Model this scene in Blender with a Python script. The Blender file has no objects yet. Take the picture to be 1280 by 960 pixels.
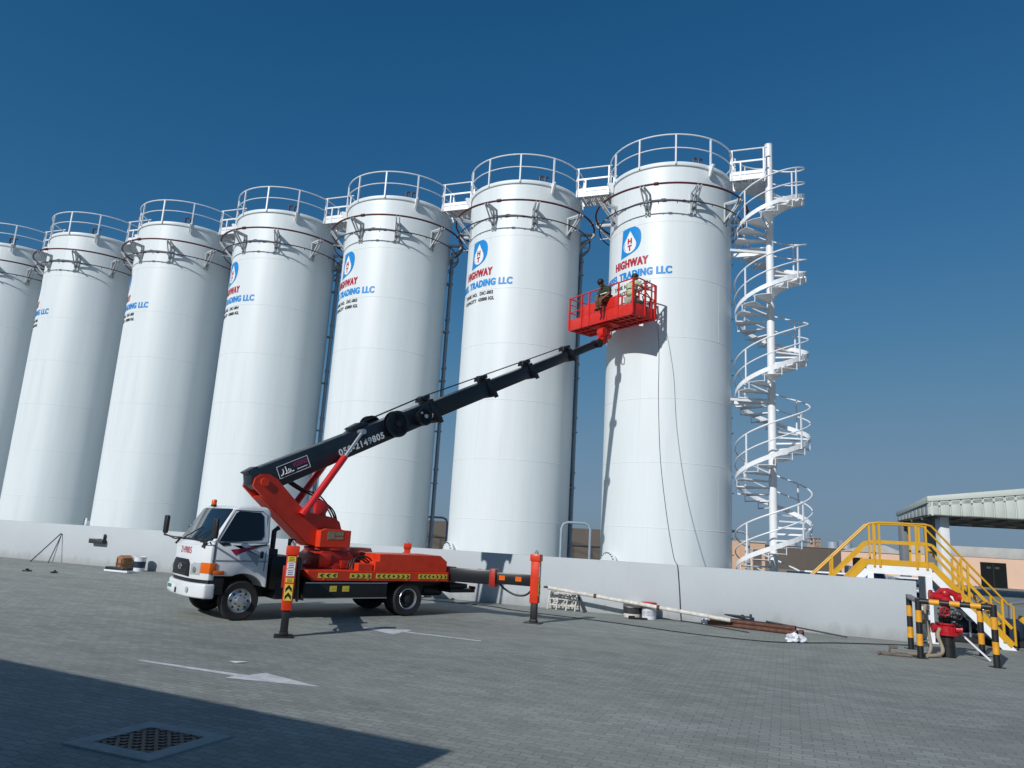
import bpy, bmesh, math, random
from mathutils import Vector as V, Matrix
random.seed(7)
R_ = math.radians
PI = math.pi
sc = bpy.context.scene
COL = sc.collection

# ------------------------------------------------------------------ materials
def mat(name, col, rough=.5, metal=0., var=.0, vscale=3., stretch=(1, 1, 1), bump=0., bscale=40., spec=.5, var2=None, rvar=0.):
    m = bpy.data.materials.new(name); m.use_nodes = True
    nt = m.node_tree; b = nt.nodes['Principled BSDF']
    b.inputs['Base Color'].default_value = (*col, 1); b.inputs['Roughness'].default_value = rough
    b.inputs['Metallic'].default_value = metal; b.inputs['Specular IOR Level'].default_value = spec
    if var or bump or rvar:
        tc = nt.nodes.new('ShaderNodeTexCoord'); mp = nt.nodes.new('ShaderNodeMapping')
        mp.inputs['Scale'].default_value = stretch
        nt.links.new(tc.outputs['Object'], mp.inputs['Vector'])
    if var or rvar:
        n = nt.nodes.new('ShaderNodeTexNoise'); n.inputs['Scale'].default_value = vscale
        n.inputs['Detail'].default_value = 6; n.inputs['Roughness'].default_value = .62
        nt.links.new(mp.outputs['Vector'], n.inputs['Vector'])
        r = nt.nodes.new('ShaderNodeMapRange'); r.inputs['From Min'].default_value = .3; r.inputs['From Max'].default_value = .7
        nt.links.new(n.outputs['Fac'], r.inputs['Value'])
    if var:
        mx = nt.nodes.new('ShaderNodeMix'); mx.data_type = 'RGBA'
        lo = var2 if var2 else tuple(c * (1 - var) for c in col)
        hi = tuple(min(1, c * (1 + var * .4)) for c in col)
        mx.inputs['A'].default_value = (*lo, 1); mx.inputs['B'].default_value = (*hi, 1)
        nt.links.new(r.outputs['Result'], mx.inputs['Factor']); nt.links.new(mx.outputs['Result'], b.inputs['Base Color'])
    if rvar:
        q = nt.nodes.new('ShaderNodeMapRange'); q.inputs['To Min'].default_value = max(.02, rough - rvar); q.inputs['To Max'].default_value = min(1, rough + rvar)
        nt.links.new(r.outputs['Result'], q.inputs['Value']); nt.links.new(q.outputs['Result'], b.inputs['Roughness'])
    if bump:
        n2 = nt.nodes.new('ShaderNodeTexNoise'); n2.inputs['Scale'].default_value = bscale; n2.inputs['Detail'].default_value = 4
        nt.links.new(mp.outputs['Vector'], n2.inputs['Vector'])
        bp = nt.nodes.new('ShaderNodeBump'); bp.inputs['Strength'].default_value = bump; bp.inputs['Distance'].default_value = .02
        nt.links.new(n2.outputs['Fac'], bp.inputs['Height']); nt.links.new(bp.outputs['Normal'], b.inputs['Normal'])
    return m

M = {}
def tank_material():
    m = mat('tank_paint', (.72, .775, .785), .45, 0, .06, 1.1, (1.5, 1.5, .12), .22, .6, rvar=.06)
    return m
M['tank'] = tank_material()
M['bracket'] = mat('bracket_grey', (.44, .47, .49), .5, 0, .15, 5)
M['white'] = mat('white_steel', (.80, .81, .82), .4, 0, .08, 4)
M['white_dirty'] = mat('white_weathered', (.66, .63, .57), .7, 0, .35, 9)
M['red_pipe'] = mat('sprinkler_red', (.095, .016, .022), .5, 0, .25, 6)
M['dark_pipe'] = mat('pipe_dark', (.05, .03, .035), .5, 0, .2, 6)
M['grey_pipe'] = mat('pipe_grey', (.30, .36, .42), .45, 0, .12, 4)
M['blue_ink'] = mat('letter_blue', (.004, .24, .62), .5, 0, .06, 5)
M['red_ink'] = mat('letter_red', (.42, .012, .035), .45, 0, .06, 5)
M['black_ink'] = mat('letter_black', (.02, .022, .025), .5)
M['white_ink'] = mat('letter_white', (.82, .83, .84), .4)
M['orange'] = mat('truck_orange', (.70, .042, .010), .38, 0, .20, 3.5, rvar=.12)
M['basket'] = mat('basket_red', (.64, .024, .014), .42, 0, .14, 6, rvar=.08)
M['turret'] = mat('turret_orange', (.58, .032, .010), .4, 0, .2, 4, rvar=.1)
M['orange_dk'] = mat('turret_red', (.36, .018, .008), .42, 0, .2, 5)
M['ramred'] = mat('ram_red', (.62, .02, .02), .3, 0, .08, 5)
M['navy'] = mat('boom_navy', (.014, .022, .032), .35, 0, .25, 4)
M['boomblk'] = mat('boom_black', (.008, .010, .013), .33, 0, .2, 4)
M['black'] = mat('black_steel', (.012, .012, .013), .5, 0, .3, 6)
M['rubber'] = mat('tyre_rubber', (.018, .018, .019), .8, 0, .3, 8)
M['hose'] = mat('hose_black', (.010, .010, .010), .5)
M['cabw'] = mat('cab_white', (.72, .745, .76), .25, 0, .06, 3, rvar=.05)
M['cabgrey'] = mat('cab_stripe_grey', (.27, .32, .36), .35)
M['cabred'] = mat('cab_stripe_red', (.34, .015, .06), .35)
M['glass'] = mat('tinted_glass', (.006, .008, .010), .04, 0, spec=.6)
M['wglass'] = mat('windscreen_glass', (.012, .02, .028), .03, 0, spec=1.)
M['chrome'] = mat('rim_silver', (.62, .64, .66), .32, .85, .2, 10)
M['lampglass'] = mat('headlamp_glass', (.55, .58, .58), .12, .3)
M['amber'] = mat('amber_lens', (.72, .13, .01), .22)
M['yellow'] = mat('safety_yellow', (.62, .33, .008), .42, 0, .12, 5)
M['yellowdk'] = mat('bollard_yellow', (.72, .33, .02), .5, 0, .18, 8)
M['sticker'] = mat('sticker_yellow', (.70, .55, .06), .4)
M['sticky2'] = mat('sticker_grey', (.30, .28, .18), .5, 0, .5, 60)
M['wall'] = mat('bund_concrete_paint', (.45, .475, .495), .75, 0, .09, .8, (1, 1, 1.), .25, 26)
M['alu'] = mat('bare_aluminium', (.55, .56, .57), .35, .8)
M['valve'] = mat('hydrant_red', (.45, .012, .02), .35, 0, .2, 12)
M['beige_hose'] = mat('canvas_hose', (.34, .28, .20), .8, 0, .2, 12)
M['rust'] = mat('rusty_steel', (.13, .055, .035), .8, 0, .5, 9, bump=.4)
M['scrap'] = mat('scrap_metal', (.16, .13, .105), .8, 0, .5, 14, bump=.4)
M['wood'] = mat('crate_wood', (.34, .17, .08), .8, 0, .4, 9, (1, 1, 6))
M['bag'] = mat('plastic_white', (.72, .74, .78), .4)
M['redp'] = mat('plastic_red', (.5, .012, .02), .35)
M['canopy'] = mat('canopy_sheet', (.56, .60, .55), .5, 0, .08, 1.2)
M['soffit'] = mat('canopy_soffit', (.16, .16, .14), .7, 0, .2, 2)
M['pink'] = mat('pink_render', (.66, .45, .33), .8, 0, .06, .6)
M['parapet'] = mat('grey_parapet', (.42, .42, .40), .85, 0, .18, 1.)
M['brown'] = mat('brown_fence_sheet', (.105, .088, .073), .75, 0, .15, .4)
M['tan'] = mat('tan_render', (.55, .36, .24), .8, 0, .12, .5)
M['door'] = mat('dark_door', (.006, .008, .008), .85, spec=.2)
M['far_grey'] = mat('far_tank_grey', (.30, .35, .42), .5, 0, .1, .3)
M['far_peach'] = mat('far_tower_peach', (.50, .34, .25), .8, 0, .2, .4)
M['blueplastic'] = mat('blue_plastic', (.01, .09, .33), .35)
M['darkblue'] = mat('dark_blue_steel', (.02, .035, .06), .45, 0, .3, 3)
M['skin'] = mat('skin_brown', (.20, .095, .055), .55)
M['hair'] = mat('hair_black', (.008, .007, .006), .6)
M['vest_green'] = mat('vest_dark_green', (.022, .038, .018), .8, 0, .4, 14)
M['vest_lime'] = mat('vest_pale_green', (.50, .56, .33), .8, 0, .4, 14)
M['reflect'] = mat('reflective_tape', (.68, .70, .55), .4)
M['khaki'] = mat('trousers_khaki', (.36, .33, .27), .85, 0, .3, 16)
M['brown_cloth'] = mat('trousers_brown', (.14, .06, .03), .85, 0, .3, 16)
M['shoe'] = mat('shoe_black', (.012, .012, .012), .6)
M['eye'] = mat('eye_dark', (.05, .04, .035), .3)
M['maroon'] = mat('maroon_cloth', (.11, .012, .03), .8, 0, .3, 10)
M['conc'] = mat('concrete_grey', (.37, .37, .35), .85, 0, .25, 6, bump=.3)
M['iron'] = mat('cast_iron', (.045, .047, .05), .6, .3, .3, 10)
M['paper'] = mat('paper_scrap', (.6, .6, .58), .8)
M['green'] = mat('plate_green', (.02, .22, .13), .5)
M['roadpaint'] = mat('road_paint', (.62, .64, .64), .75, 0, .38, 5, bump=.2, bscale=80)
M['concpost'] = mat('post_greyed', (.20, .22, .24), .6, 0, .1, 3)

def paving_material():
    m = bpy.data.materials.new('block_paving'); m.use_nodes = True
    nt = m.node_tree; N = nt.nodes; L = nt.links; b = N['Principled BSDF']
    tc = N.new('ShaderNodeTexCoord'); mp = N.new('ShaderNodeMapping'); mp.inputs['Rotation'].default_value = (0, 0, R_(20.7))
    L.new(tc.outputs['Object'], mp.inputs['Vector'])
    # zig-zag interlocking blocks: shift x by a triangle wave of y
    wv = N.new('ShaderNodeTexWave'); wv.wave_type = 'BANDS'; wv.bands_direction = 'X'; wv.wave_profile = 'TRI'
    wv.inputs['Scale'].default_value = 1.571; wv.inputs['Distortion'].default_value = 0
    L.new(mp.outputs['Vector'], wv.inputs['Vector'])
    sx = N.new('ShaderNodeVectorMath'); sx.operation = 'MULTIPLY_ADD'
    cb = N.new('ShaderNodeCombineXYZ'); L.new(wv.outputs['Fac'], cb.inputs['Y'])
    L.new(cb.outputs['Vector'], sx.inputs[0]); sx.inputs[1].default_value = (0, .030, 0); L.new(mp.outputs['Vector'], sx.inputs[2])
    br = N.new('ShaderNodeTexBrick'); br.offset = .5
    br.inputs['Color1'].default_value = (.247, .263, .240, 1); br.inputs['Color2'].default_value = (.318, .338, .308, 1)
    br.inputs['Mortar'].default_value = (.165, .174, .162, 1)
    br.inputs['Scale'].default_value = 1; br.inputs['Mortar Size'].default_value = .006; br.inputs['Mortar Smooth'].default_value = .3
    br.inputs['Brick Width'].default_value = .2; br.inputs['Row Height'].default_value = .1; br.inputs['Bias'].default_value = -.1
    L.new(sx.outputs['Vector'], br.inputs['Vector'])
    def noise(scale, det=5, st=(1, 1, 1)):
        q = N.new('ShaderNodeMapping'); q.inputs['Scale'].default_value = st; L.new(mp.outputs['Vector'], q.inputs['Vector'])
        n = N.new('ShaderNodeTexNoise'); n.inputs['Scale'].default_value = scale; n.inputs['Detail'].default_value = det; n.inputs['Roughness'].default_value = .6
        L.new(q.outputs['Vector'], n.inputs['Vector']); return n
    def mr(src, a, b_, lo, hi):
        r = N.new('ShaderNodeMapRange'); r.inputs['From Min'].default_value = a; r.inputs['From Max'].default_value = b_
        r.inputs['To Min'].default_value = lo; r.inputs['To Max'].default_value = hi; L.new(src, r.inputs['Value']); return r
    n1 = noise(.22, 5, (.35, 1, 1)); n2 = noise(2.2, 6, (.4, 1, 1)); n3 = noise(45, 3)
    f1 = mr(n1.outputs['Fac'], .3, .7, .76, 1.14); f2 = mr(n2.outputs['Fac'], .3, .7, .86, 1.12); f3 = mr(n3.outputs['Fac'], .3, .7, .86, 1.12)
    p = N.new('ShaderNodeMath'); p.operation = 'MULTIPLY'; L.new(f1.outputs[0], p.inputs[0]); L.new(f2.outputs[0], p.inputs[1])
    p2 = N.new('ShaderNodeMath'); p2.operation = 'MULTIPLY'; L.new(p.outputs[0], p2.inputs[0]); L.new(f3.outputs[0], p2.inputs[1])
    vs = N.new('ShaderNodeVectorMath'); vs.operation = 'SCALE'; L.new(br.outputs['Color'], vs.inputs[0]); L.new(p2.outputs[0], vs.inputs['Scale'])
    # sandy dust drifted against the bund wall and in patches
    nd = noise(.5, 6, (.3, 1, 1)); fd = mr(nd.outputs['Fac'], .48, .78, 0, .55)
    mx = N.new('ShaderNodeMix'); mx.data_type = 'RGBA'; L.new(fd.outputs[0], mx.inputs['Factor'])
    L.new(vs.outputs['Vector'], mx.inputs['A']); mx.inputs['B'].default_value = (.335, .34, .30, 1)
    # dark tyre and oil stains
    no = noise(.9, 4); fo = mr(no.outputs['Fac'], .62, .78, 0, .42)
    mo = N.new('ShaderNodeMix'); mo.data_type = 'RGBA'; L.new(fo.outputs[0], mo.inputs['Factor'])
    L.new(mx.outputs['Result'], mo.inputs['A']); mo.inputs['B'].default_value = (.10, .10, .10, 1)
    L.new(mo.outputs['Result'], b.inputs['Base Color'])
    b.inputs['Roughness'].default_value = .78; b.inputs['Specular IOR Level'].default_value = .35
    h = N.new('ShaderNodeMath'); h.operation = 'MULTIPLY_ADD'; L.new(br.outputs['Fac'], h.inputs[0]); h.inputs[1].default_value = -1.; L.new(n3.outputs['Fac'], h.inputs[2])
    bp = N.new('ShaderNodeBump'); bp.inputs['Strength'].default_value = .45; bp.inputs['Distance'].default_value = .005
    L.new(h.outputs[0], bp.inputs['Height']); L.new(bp.outputs['Normal'], b.inputs['Normal'])
    return m
M['paving'] = paving_material()
def wall_material():
    m = mat('bund_wall_paint', (.465, .502, .522), .75, 0, .05, .7, (1, 1, 1), .25, 26)
    nt = m.node_tree; N = nt.nodes; L = nt.links; b = N['Principled BSDF']; src = b.inputs['Base Color'].links[0].from_socket
    tc = N.new('ShaderNodeTexCoord'); sp = N.new('ShaderNodeSeparateXYZ'); L.new(tc.outputs['Object'], sp.inputs[0])
    def nz(scale, st, lo, hi):
        q = N.new('ShaderNodeMapping'); q.inputs['Scale'].default_value = st; L.new(tc.outputs['Object'], q.inputs['Vector'])
        n = N.new('ShaderNodeTexNoise'); n.inputs['Scale'].default_value = scale; n.inputs['Detail'].default_value = 7; n.inputs['Roughness'].default_value = .65
        L.new(q.outputs['Vector'], n.inputs['Vector']); r = N.new('ShaderNodeMapRange'); r.inputs['From Min'].default_value = lo; r.inputs['From Max'].default_value = hi; L.new(n.outputs['Fac'], r.inputs['Value']); return r
    # splashed dirt along the foot, uneven in height
    h = nz(3.2, (1, 1, .3), .25, .8); hm = N.new('ShaderNodeMath'); hm.operation = 'MULTIPLY_ADD'; hm.inputs[1].default_value = -.42; L.new(h.outputs[0], hm.inputs[0]); L.new(sp.outputs['Z'], hm.inputs[2])
    f = N.new('ShaderNodeMapRange'); f.inputs['From Min'].default_value = .08; f.inputs['From Max'].default_value = -.16; f.inputs['To Max'].default_value = .42; L.new(hm.outputs[0], f.inputs['Value'])
    # thin runs from the top edge
    g_ = nz(5, (1.3, 1, .05), .60, .76); gm = N.new('ShaderNodeMath'); gm.operation = 'MULTIPLY'; gm.inputs[1].default_value = .16; L.new(g_.outputs[0], gm.inputs[0])
    prev = src
    for fac, c in ((f.outputs[0], (.25, .24, .22)), (gm.outputs[0], (.34, .35, .35))):
        mx = N.new('ShaderNodeMix'); mx.data_type = 'RGBA'; L.new(fac, mx.inputs['Factor']); L.new(prev, mx.inputs['A']); mx.inputs['B'].default_value = (*c, 1); prev = mx.outputs['Result']
    L.new(prev, b.inputs['Base Color']); return m
M['wall'] = wall_material()
def streak(m, c, amount):
    nt = m.node_tree; N = nt.nodes; L = nt.links; b = N['Principled BSDF']; src = b.inputs['Base Color'].links[0].from_socket
    tc = N.new('ShaderNodeTexCoord'); q = N.new('ShaderNodeMapping'); q.inputs['Scale'].default_value = (2.2, 2.2, .07); L.new(tc.outputs['Object'], q.inputs['Vector'])
    n = N.new('ShaderNodeTexNoise'); n.inputs['Scale'].default_value = 3.5; n.inputs['Detail'].default_value = 8; n.inputs['Roughness'].default_value = .7; L.new(q.outputs['Vector'], n.inputs['Vector'])
    r = N.new('ShaderNodeMapRange'); r.inputs['From Min'].default_value = .58; r.inputs['From Max'].default_value = .80; r.inputs['To Max'].default_value = amount; L.new(n.outputs['Fac'], r.inputs['Value'])
    mx = N.new('ShaderNodeMix'); mx.data_type = 'RGBA'; L.new(r.outputs[0], mx.inputs['Factor']); L.new(src, mx.inputs['A']); mx.inputs['B'].default_value = (*c, 1); L.new(mx.outputs['Result'], b.inputs['Base Color'])
streak(M['tank'], (.46, .45, .42), .30)
M['sand'] = mat('sand_ground', (.30, .26, .20), .95, 0, .2, .05)

# ------------------------------------------------------------------ mesh builder
class MB:
    def __init__(s): s.bm = bmesh.new(); s.mi = 0
    def _fin(s, faces):
        for f in faces: f.material_index = s.mi
    def face(s, pts):
        f = s.bm.faces.new([s.bm.verts.new(p) for p in pts]); f.material_index = s.mi; return f
    def prism(s, poly, f, a, b, bev=0, seg=2):
        bm = s.bm
        va = [bm.verts.new(f(u, v, a)) for u, v in poly]; vb = [bm.verts.new(f(u, v, b)) for u, v in poly]
        n = len(poly); fs = [bm.faces.new(va), bm.faces.new(vb[::-1])]
        for i in range(n): fs.append(bm.faces.new((va[i], vb[i], vb[(i + 1) % n], va[(i + 1) % n])))
        bmesh.ops.recalc_face_normals(bm, faces=fs)
        s._fin(fs)
        if bev:
            es = list({e for q in fs for e in q.edges})
            r = bmesh.ops.bevel(bm, geom=es, offset=bev, segments=seg, affect='EDGES', clamp_overlap=True, profile=.5)
            s._fin(r['faces'])
        return s
    def box(s, c, d, rot=None, bev=0, seg=2):
        m = rot if rot is not None else Matrix.Identity(3)
        c = V(c); hx, hy, hz = d[0] / 2, d[1] / 2, d[2] / 2
        return s.prism([(-hx, -hy), (hx, -hy), (hx, hy), (-hx, hy)], lambda u, v, w: c + m @ V((u, v, w)), -hz, hz, bev, seg)
    def span(s, p, q, w, h, up=(0, 0, 1), bev=0):
        p, q = V(p), V(q); d = (q - p); L = d.length; d.normalize(); u = V(up); sd = d.cross(u)
        if sd.length < 1e-4: sd = d.cross(V((1, 0, 0)))
        sd.normalize(); u = sd.cross(d).normalized()
        return s.prism([(-w / 2, -h / 2), (w / 2, -h / 2), (w / 2, h / 2), (-w / 2, h / 2)], lambda a, b, t: p + sd * a + u * b + d * t, 0, L, bev)
    def tube(s, path, r, n=8, closed=False, caps=True, up=(0, 0, 1)):
        bm = s.bm; P = [V(p) for p in path]; k = len(P); rr = r if isinstance(r, (list, tuple)) else [r] * k
        rings = []; prev = None
        for i in range(k):
            if closed: t = P[(i + 1) % k] - P[i - 1]
            else: t = P[min(i + 1, k - 1)] - P[max(i - 1, 0)]
            t.normalize()
            if prev is None:
                a = t.cross(V(up))
                if a.length < .05: a = t.cross(V((1, 0, 0)))
            else: a = prev - t * prev.dot(t)
            a.normalize(); prev = a; b = t.cross(a)
            rings.append([bm.verts.new(P[i] + (a * math.cos(2 * PI * j / n) + b * math.sin(2 * PI * j / n)) * rr[i]) for j in range(n)])
        fs = []
        for i in range(k if closed else k - 1):
            A, B = rings[i], rings[(i + 1) % k]
            off = 0
            if closed and i == k - 1:
                off = min(range(n), key=lambda o: (A[0].co - B[o].co).length)
            for j in range(n): fs.append(bm.faces.new((A[j], A[(j + 1) % n], B[(j + 1 + off) % n], B[(j + off) % n])))
        if caps and not closed: fs.append(bm.faces.new(rings[0][::-1])); fs.append(bm.faces.new(rings[-1]))
        s._fin(fs); return s
    def cyl(s, p, q, r, n=16, r2=None): return s.tube([p, q], [r, r if r2 is None else r2], n)
    def lathe(s, prof, c=(0, 0, 0), n=32, axis='z', rot=None):
        bm = s.bm; c = V(c); m = rot if rot is not None else Matrix.Identity(3)
        rings = []
        for r, z in prof:
            if r < 1e-5: rings.append([bm.verts.new(c + m @ V((0, 0, z)))])
            else: rings.append([bm.verts.new(c + m @ V((r * math.cos(2 * PI * j / n), r * math.sin(2 * PI * j / n), z))) for j in range(n)])
        fs = []
        for A, B in zip(rings, rings[1:]):
            for j in range(n):
                a0, a1 = A[j % len(A)], A[(j + 1) % len(A)]; b0, b1 = B[j % len(B)], B[(j + 1) % len(B)]
                vs = []
                for q in (a0, a1, b1, b0):
                    if q not in vs: vs.append(q)
                if len(vs) > 2: fs.append(bm.faces.new(vs))
        s._fin(fs); return s
    def ball(s, c, r, sc_=(1, 1, 1), n=12):
        prof = [(r * math.sin(PI * i / n), -r * math.cos(PI * i / n)) for i in range(n + 1)]
        prof[0] = (0, -r); prof[-1] = (0, r)
        return s.lathe(prof, c, n * 2, rot=Matrix.Diagonal(V(sc_)))
    def build(s, name, mats, parent=None, sharp=35, loc=None, rot=None):
        me = bpy.data.meshes.new(name); s.bm.normal_update(); s.bm.to_mesh(me); s.bm.free()
        for p in me.polygons: p.use_smooth = True
        me.set_sharp_from_angle(angle=R_(sharp))
        for m in (mats if isinstance(mats, (list, tuple)) else [mats]): me.materials.append(m)
        o = bpy.data.objects.new(name, me); COL.objects.link(o)
        if parent: o.parent = parent
        if loc is not None: o.location = loc
        if rot is not None: o.rotation_euler = (0, 0, rot)
        return o

def tag(o, label=None, cat=None, group=None, kind=None):
    if label: o['label'] = label
    if cat: o['category'] = cat
    if group: o['group'] = group
    if kind: o['kind'] = kind
    return o
def empty(name, loc=(0, 0, 0), rz=0, label=None, cat=None, group=None):
    o = bpy.data.objects.new(name, None); COL.objects.link(o); o.location = loc; o.rotation_euler = (0, 0, rz); o.empty_display_size = .3
    return tag(o, label, cat, group)
def copy_tree(o, parent=None):
    c = o.copy(); COL.objects.link(c); c.parent = parent
    for ch in list(o.children): copy_tree(ch, c)
    return c

XZ = lambda u, v, w: V((u, w, v))
XY = lambda u, v, w: V((u, v, w))
def arc(cx, cy, r, a0, a1, n): return [(cx + r * math.cos(R_(a0 + (a1 - a0) * i / n)), cy + r * math.sin(R_(a0 + (a1 - a0) * i / n))) for i in range(n + 1)]

def text_mesh(body, w, h, bold=.02, cut=None):
    """letters as a flat mesh filling 0..w by 0..h"""
    c = bpy.data.curves.new('t', 'FONT'); c.body = body; c.size = 1; c.offset = bold; c.space_character = 1.14
    o = bpy.data.objects.new('t', c); COL.objects.link(o)
    dg = bpy.context.evaluated_depsgraph_get(); dg.update()
    me = bpy.data.meshes.new_from_object(o.evaluated_get(dg))
    bpy.data.objects.remove(o); bpy.data.curves.remove(c)
    bm = bmesh.new(); bm.from_mesh(me); bpy.data.meshes.remove(me)
    xs = [v.co.x for v in bm.verts]; ys = [v.co.y for v in bm.verts]
    x0, x1, y0, y1 = min(xs), max(xs), min(ys), max(ys)
    for v in bm.verts: v.co = V(((v.co.x - x0) / (x1 - x0) * w, (v.co.y - y0) / (y1 - y0) * h, 0))
    if cut: cut_x(bm, cut)
    return bm
def cut_x(bm, step):
    xs = [v.co.x for v in bm.verts]; x = min(xs) + step
    while x < max(xs):
        bmesh.ops.bisect_plane(bm, geom=bm.verts[:] + bm.edges[:] + bm.faces[:], plane_co=(x, 0, 0), plane_no=(1, 0, 0)); x += step
    bmesh.ops.triangulate(bm, faces=bm.faces[:])
def put(bm, f, name, m, parent, mi=None):
    for v in bm.verts: v.co = f(v.co.x, v.co.y)
    mb = MB(); mb.bm.free(); mb.bm = bm
    return mb.build(name, m, parent)
def smooth(path, k=6):
    # Catmull-Rom curve through the given points
    P = [V(p) for p in path]; P = [P[0] * 2 - P[1]] + P + [P[-1] * 2 - P[-2]]; out = []
    for i in range(1, len(P) - 2):
        a, b, c, d = P[i - 1:i + 3]
        for j in range(k):
            t = j / k; out.append(.5 * ((2 * b) + (c - a) * t + (2 * a - 5 * b + 4 * c - d) * t * t + (3 * b - a - 3 * c + d) * t ** 3))
    return out + [P[-2]]
def flat_poly(polys, cut=None):
    bm = bmesh.new()
    for p in polys: bm.faces.new([bm.verts.new((x, y, 0)) for x, y in p])
    bmesh.ops.triangulate(bm, faces=bm.faces[:])
    if cut: cut_x(bm, cut)
    return bm

def skin_obj(name, pts, edges, m, parent, lv=1, root=None):
    """one continuous skinned surface grown over a joint skeleton"""
    me = bpy.data.meshes.new(name); ks = list(pts)
    me.from_pydata([pts[k][0] for k in ks], [(ks.index(a), ks.index(b)) for a, b in edges], [])
    o = bpy.data.objects.new(name, me); COL.objects.link(o)
    md = o.modifiers.new('s', 'SKIN'); md.use_smooth_shade = True
    for i, k in enumerate(ks):
        sv = me.skin_vertices[0].data[i]; r = pts[k][1]; sv.radius = (r, r) if not isinstance(r, tuple) else r
        sv.use_root = (k == root) if root else i == 0
    sb = o.modifiers.new('b', 'SUBSURF'); sb.levels = lv; sb.render_levels = lv
    bpy.context.view_layer.update(); dg = bpy.context.evaluated_depsgraph_get()
    me2 = bpy.data.meshes.new_from_object(o.evaluated_get(dg)); bpy.data.objects.remove(o); bpy.data.meshes.remove(me)
    me2.name = name
    for p in me2.polygons: p.use_smooth = True
    me2.materials.clear(); me2.materials.append(m)
    o = bpy.data.objects.new(name, me2); COL.objects.link(o); o.parent = parent
    return o

# ------------------------------------------------------------------ camera, sky, sun
def make_camera():
    p, r = R_(11.496), R_(3.331)
    fw = V((0, math.cos(p), math.sin(p))); u0 = V((0, -math.sin(p), math.cos(p))); r0 = V((1, 0, 0))
    rt = r0 * math.cos(r) + u0 * math.sin(r); up = -r0 * math.sin(r) + u0 * math.cos(r)
    cd = bpy.data.cameras.new('camera'); cd.sensor_width = 36; cd.lens = 923.5 / 1280 * 36; cd.clip_end = 5000; cd.clip_start = .05
    c = bpy.data.objects.new('camera', cd); COL.objects.link(c)
    m = Matrix((rt, up, -fw)).transposed().to_4x4(); m.translation = V((0, 0, 1.85)); c.matrix_world = m
    sc.camera = c
make_camera()
SUN_AZ, SUN_EL = 232.5, 31.0
SKY_R, SKY_G, SKY_B = (1.45, 1.7), (.795, 1.0), (1.11, 1.0)
w = bpy.data.worlds.new('World'); sc.world = w; w.use_nodes = True
nt = w.node_tree; bg = nt.nodes['Background']; sky = nt.nodes.new('ShaderNodeTexSky'); sky.sky_type = 'NISHITA'; sky.sun_disc = False
sky.sun_elevation = R_(SUN_EL); sky.sun_rotation = R_(90 - SUN_AZ)
sky.altitude = 0; sky.air_density = 1.0; sky.dust_density = .6; sky.ozone_density = 2.0
# the clear desert sky of the photograph is a deeper, more saturated blue: grade the sky's own colour
SK = .075
sep = nt.nodes.new('ShaderNodeSeparateColor'); com = nt.nodes.new('ShaderNodeCombineColor'); nt.links.new(sky.outputs['Color'], sep.inputs[0])
for ch, gain, pw in ((0, SKY_R[0], SKY_R[1]), (1, SKY_G[0], SKY_G[1]), (2, SKY_B[0], SKY_B[1])):
    a = nt.nodes.new('ShaderNodeMath'); a.operation = 'MULTIPLY'; a.inputs[1].default_value = SK; nt.links.new(sep.outputs[ch], a.inputs[0])
    b = nt.nodes.new('ShaderNodeMath'); b.operation = 'POWER'; b.inputs[1].default_value = pw; nt.links.new(a.outputs[0], b.inputs[0])
    c = nt.nodes.new('ShaderNodeMath'); c.operation = 'MULTIPLY'; c.inputs[1].default_value = gain / SK; nt.links.new(b.outputs[0], c.inputs[0])
    # soft ceiling: the hazy band at the horizon is duller than the model's
    lim, p = ((.185, 2.), (.285, 3.), (.39, 4.))[ch]; prev = c.outputs[0]
    for op, v2 in (('MULTIPLY', SK / lim), ('POWER', p), ('ADD', 1.), ('POWER', 1 / p)):
        q = nt.nodes.new('ShaderNodeMath'); q.operation = op; q.inputs[1].default_value = v2; nt.links.new(prev, q.inputs[0]); prev = q.outputs[0]
    dvd = nt.nodes.new('ShaderNodeMath'); dvd.operation = 'DIVIDE'; nt.links.new(c.outputs[0], dvd.inputs[0]); nt.links.new(prev, dvd.inputs[1])
    nt.links.new(dvd.outputs[0], com.inputs[ch])
nt.links.new(com.outputs[0], bg.inputs['Color']); bg.inputs['Strength'].default_value = SK
sd = bpy.data.lights.new('sun', 'SUN'); sd.energy = 3.6; sd.angle = R_(.5); sd.color = (1, .98, .955)
so = bpy.data.objects.new('sun', sd); COL.objects.link(so)
dv = V((math.cos(R_(SUN_AZ)) * math.cos(R_(SUN_EL)), math.sin(R_(SUN_AZ)) * math.cos(R_(SUN_EL)), math.sin(R_(SUN_EL))))
so.rotation_euler = dv.to_track_quat('Z', 'Y').to_euler(); so.location = (-20, -20, 30)
sc.view_settings.view_transform = 'Standard'; sc.view_settings.look = 'None'; sc.view_settings.exposure = 0; sc.view_settings.gamma = 1

# ------------------------------------------------------------------ ground
g = MB(); g.face([(-900, -900, -.03), (900, -900, -.03), (900, 900, -.03), (-900, 900, -.03)]); tag(g.build('ground', M['sand']), 'pale sandy ground running to the horizon', 'ground', kind='structure')
g = MB(); g.face([(-60, -40, 0), (70, -40, 0), (70, 48, 0), (-60, 75, 0)])
yard = tag(g.build('paved_yard', M['paving']), 'grey interlocking block paving of the yard', 'paving', kind='structure')
def marking(poly, z=.004):
    m = MB(); m.face([(x, y, z) for x, y in poly]); return m.build('painted_arrow', M['roadpaint'], yard)
marking([(-4.55, 10.07), (-4.57, 10.0), (-3.12, 9.42), (-3.18, 9.27), (-2.01, 9.08), (-2.83, 9.70), (-2.98, 9.50), (-3.10, 9.54)])
marking([(-.27, 13.56), (-.29, 13.47), (-1.72, 14.07), (-1.84, 13.70), (-2.55, 14.36), (-1.60, 14.42), (-1.66, 14.18)])

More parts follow.
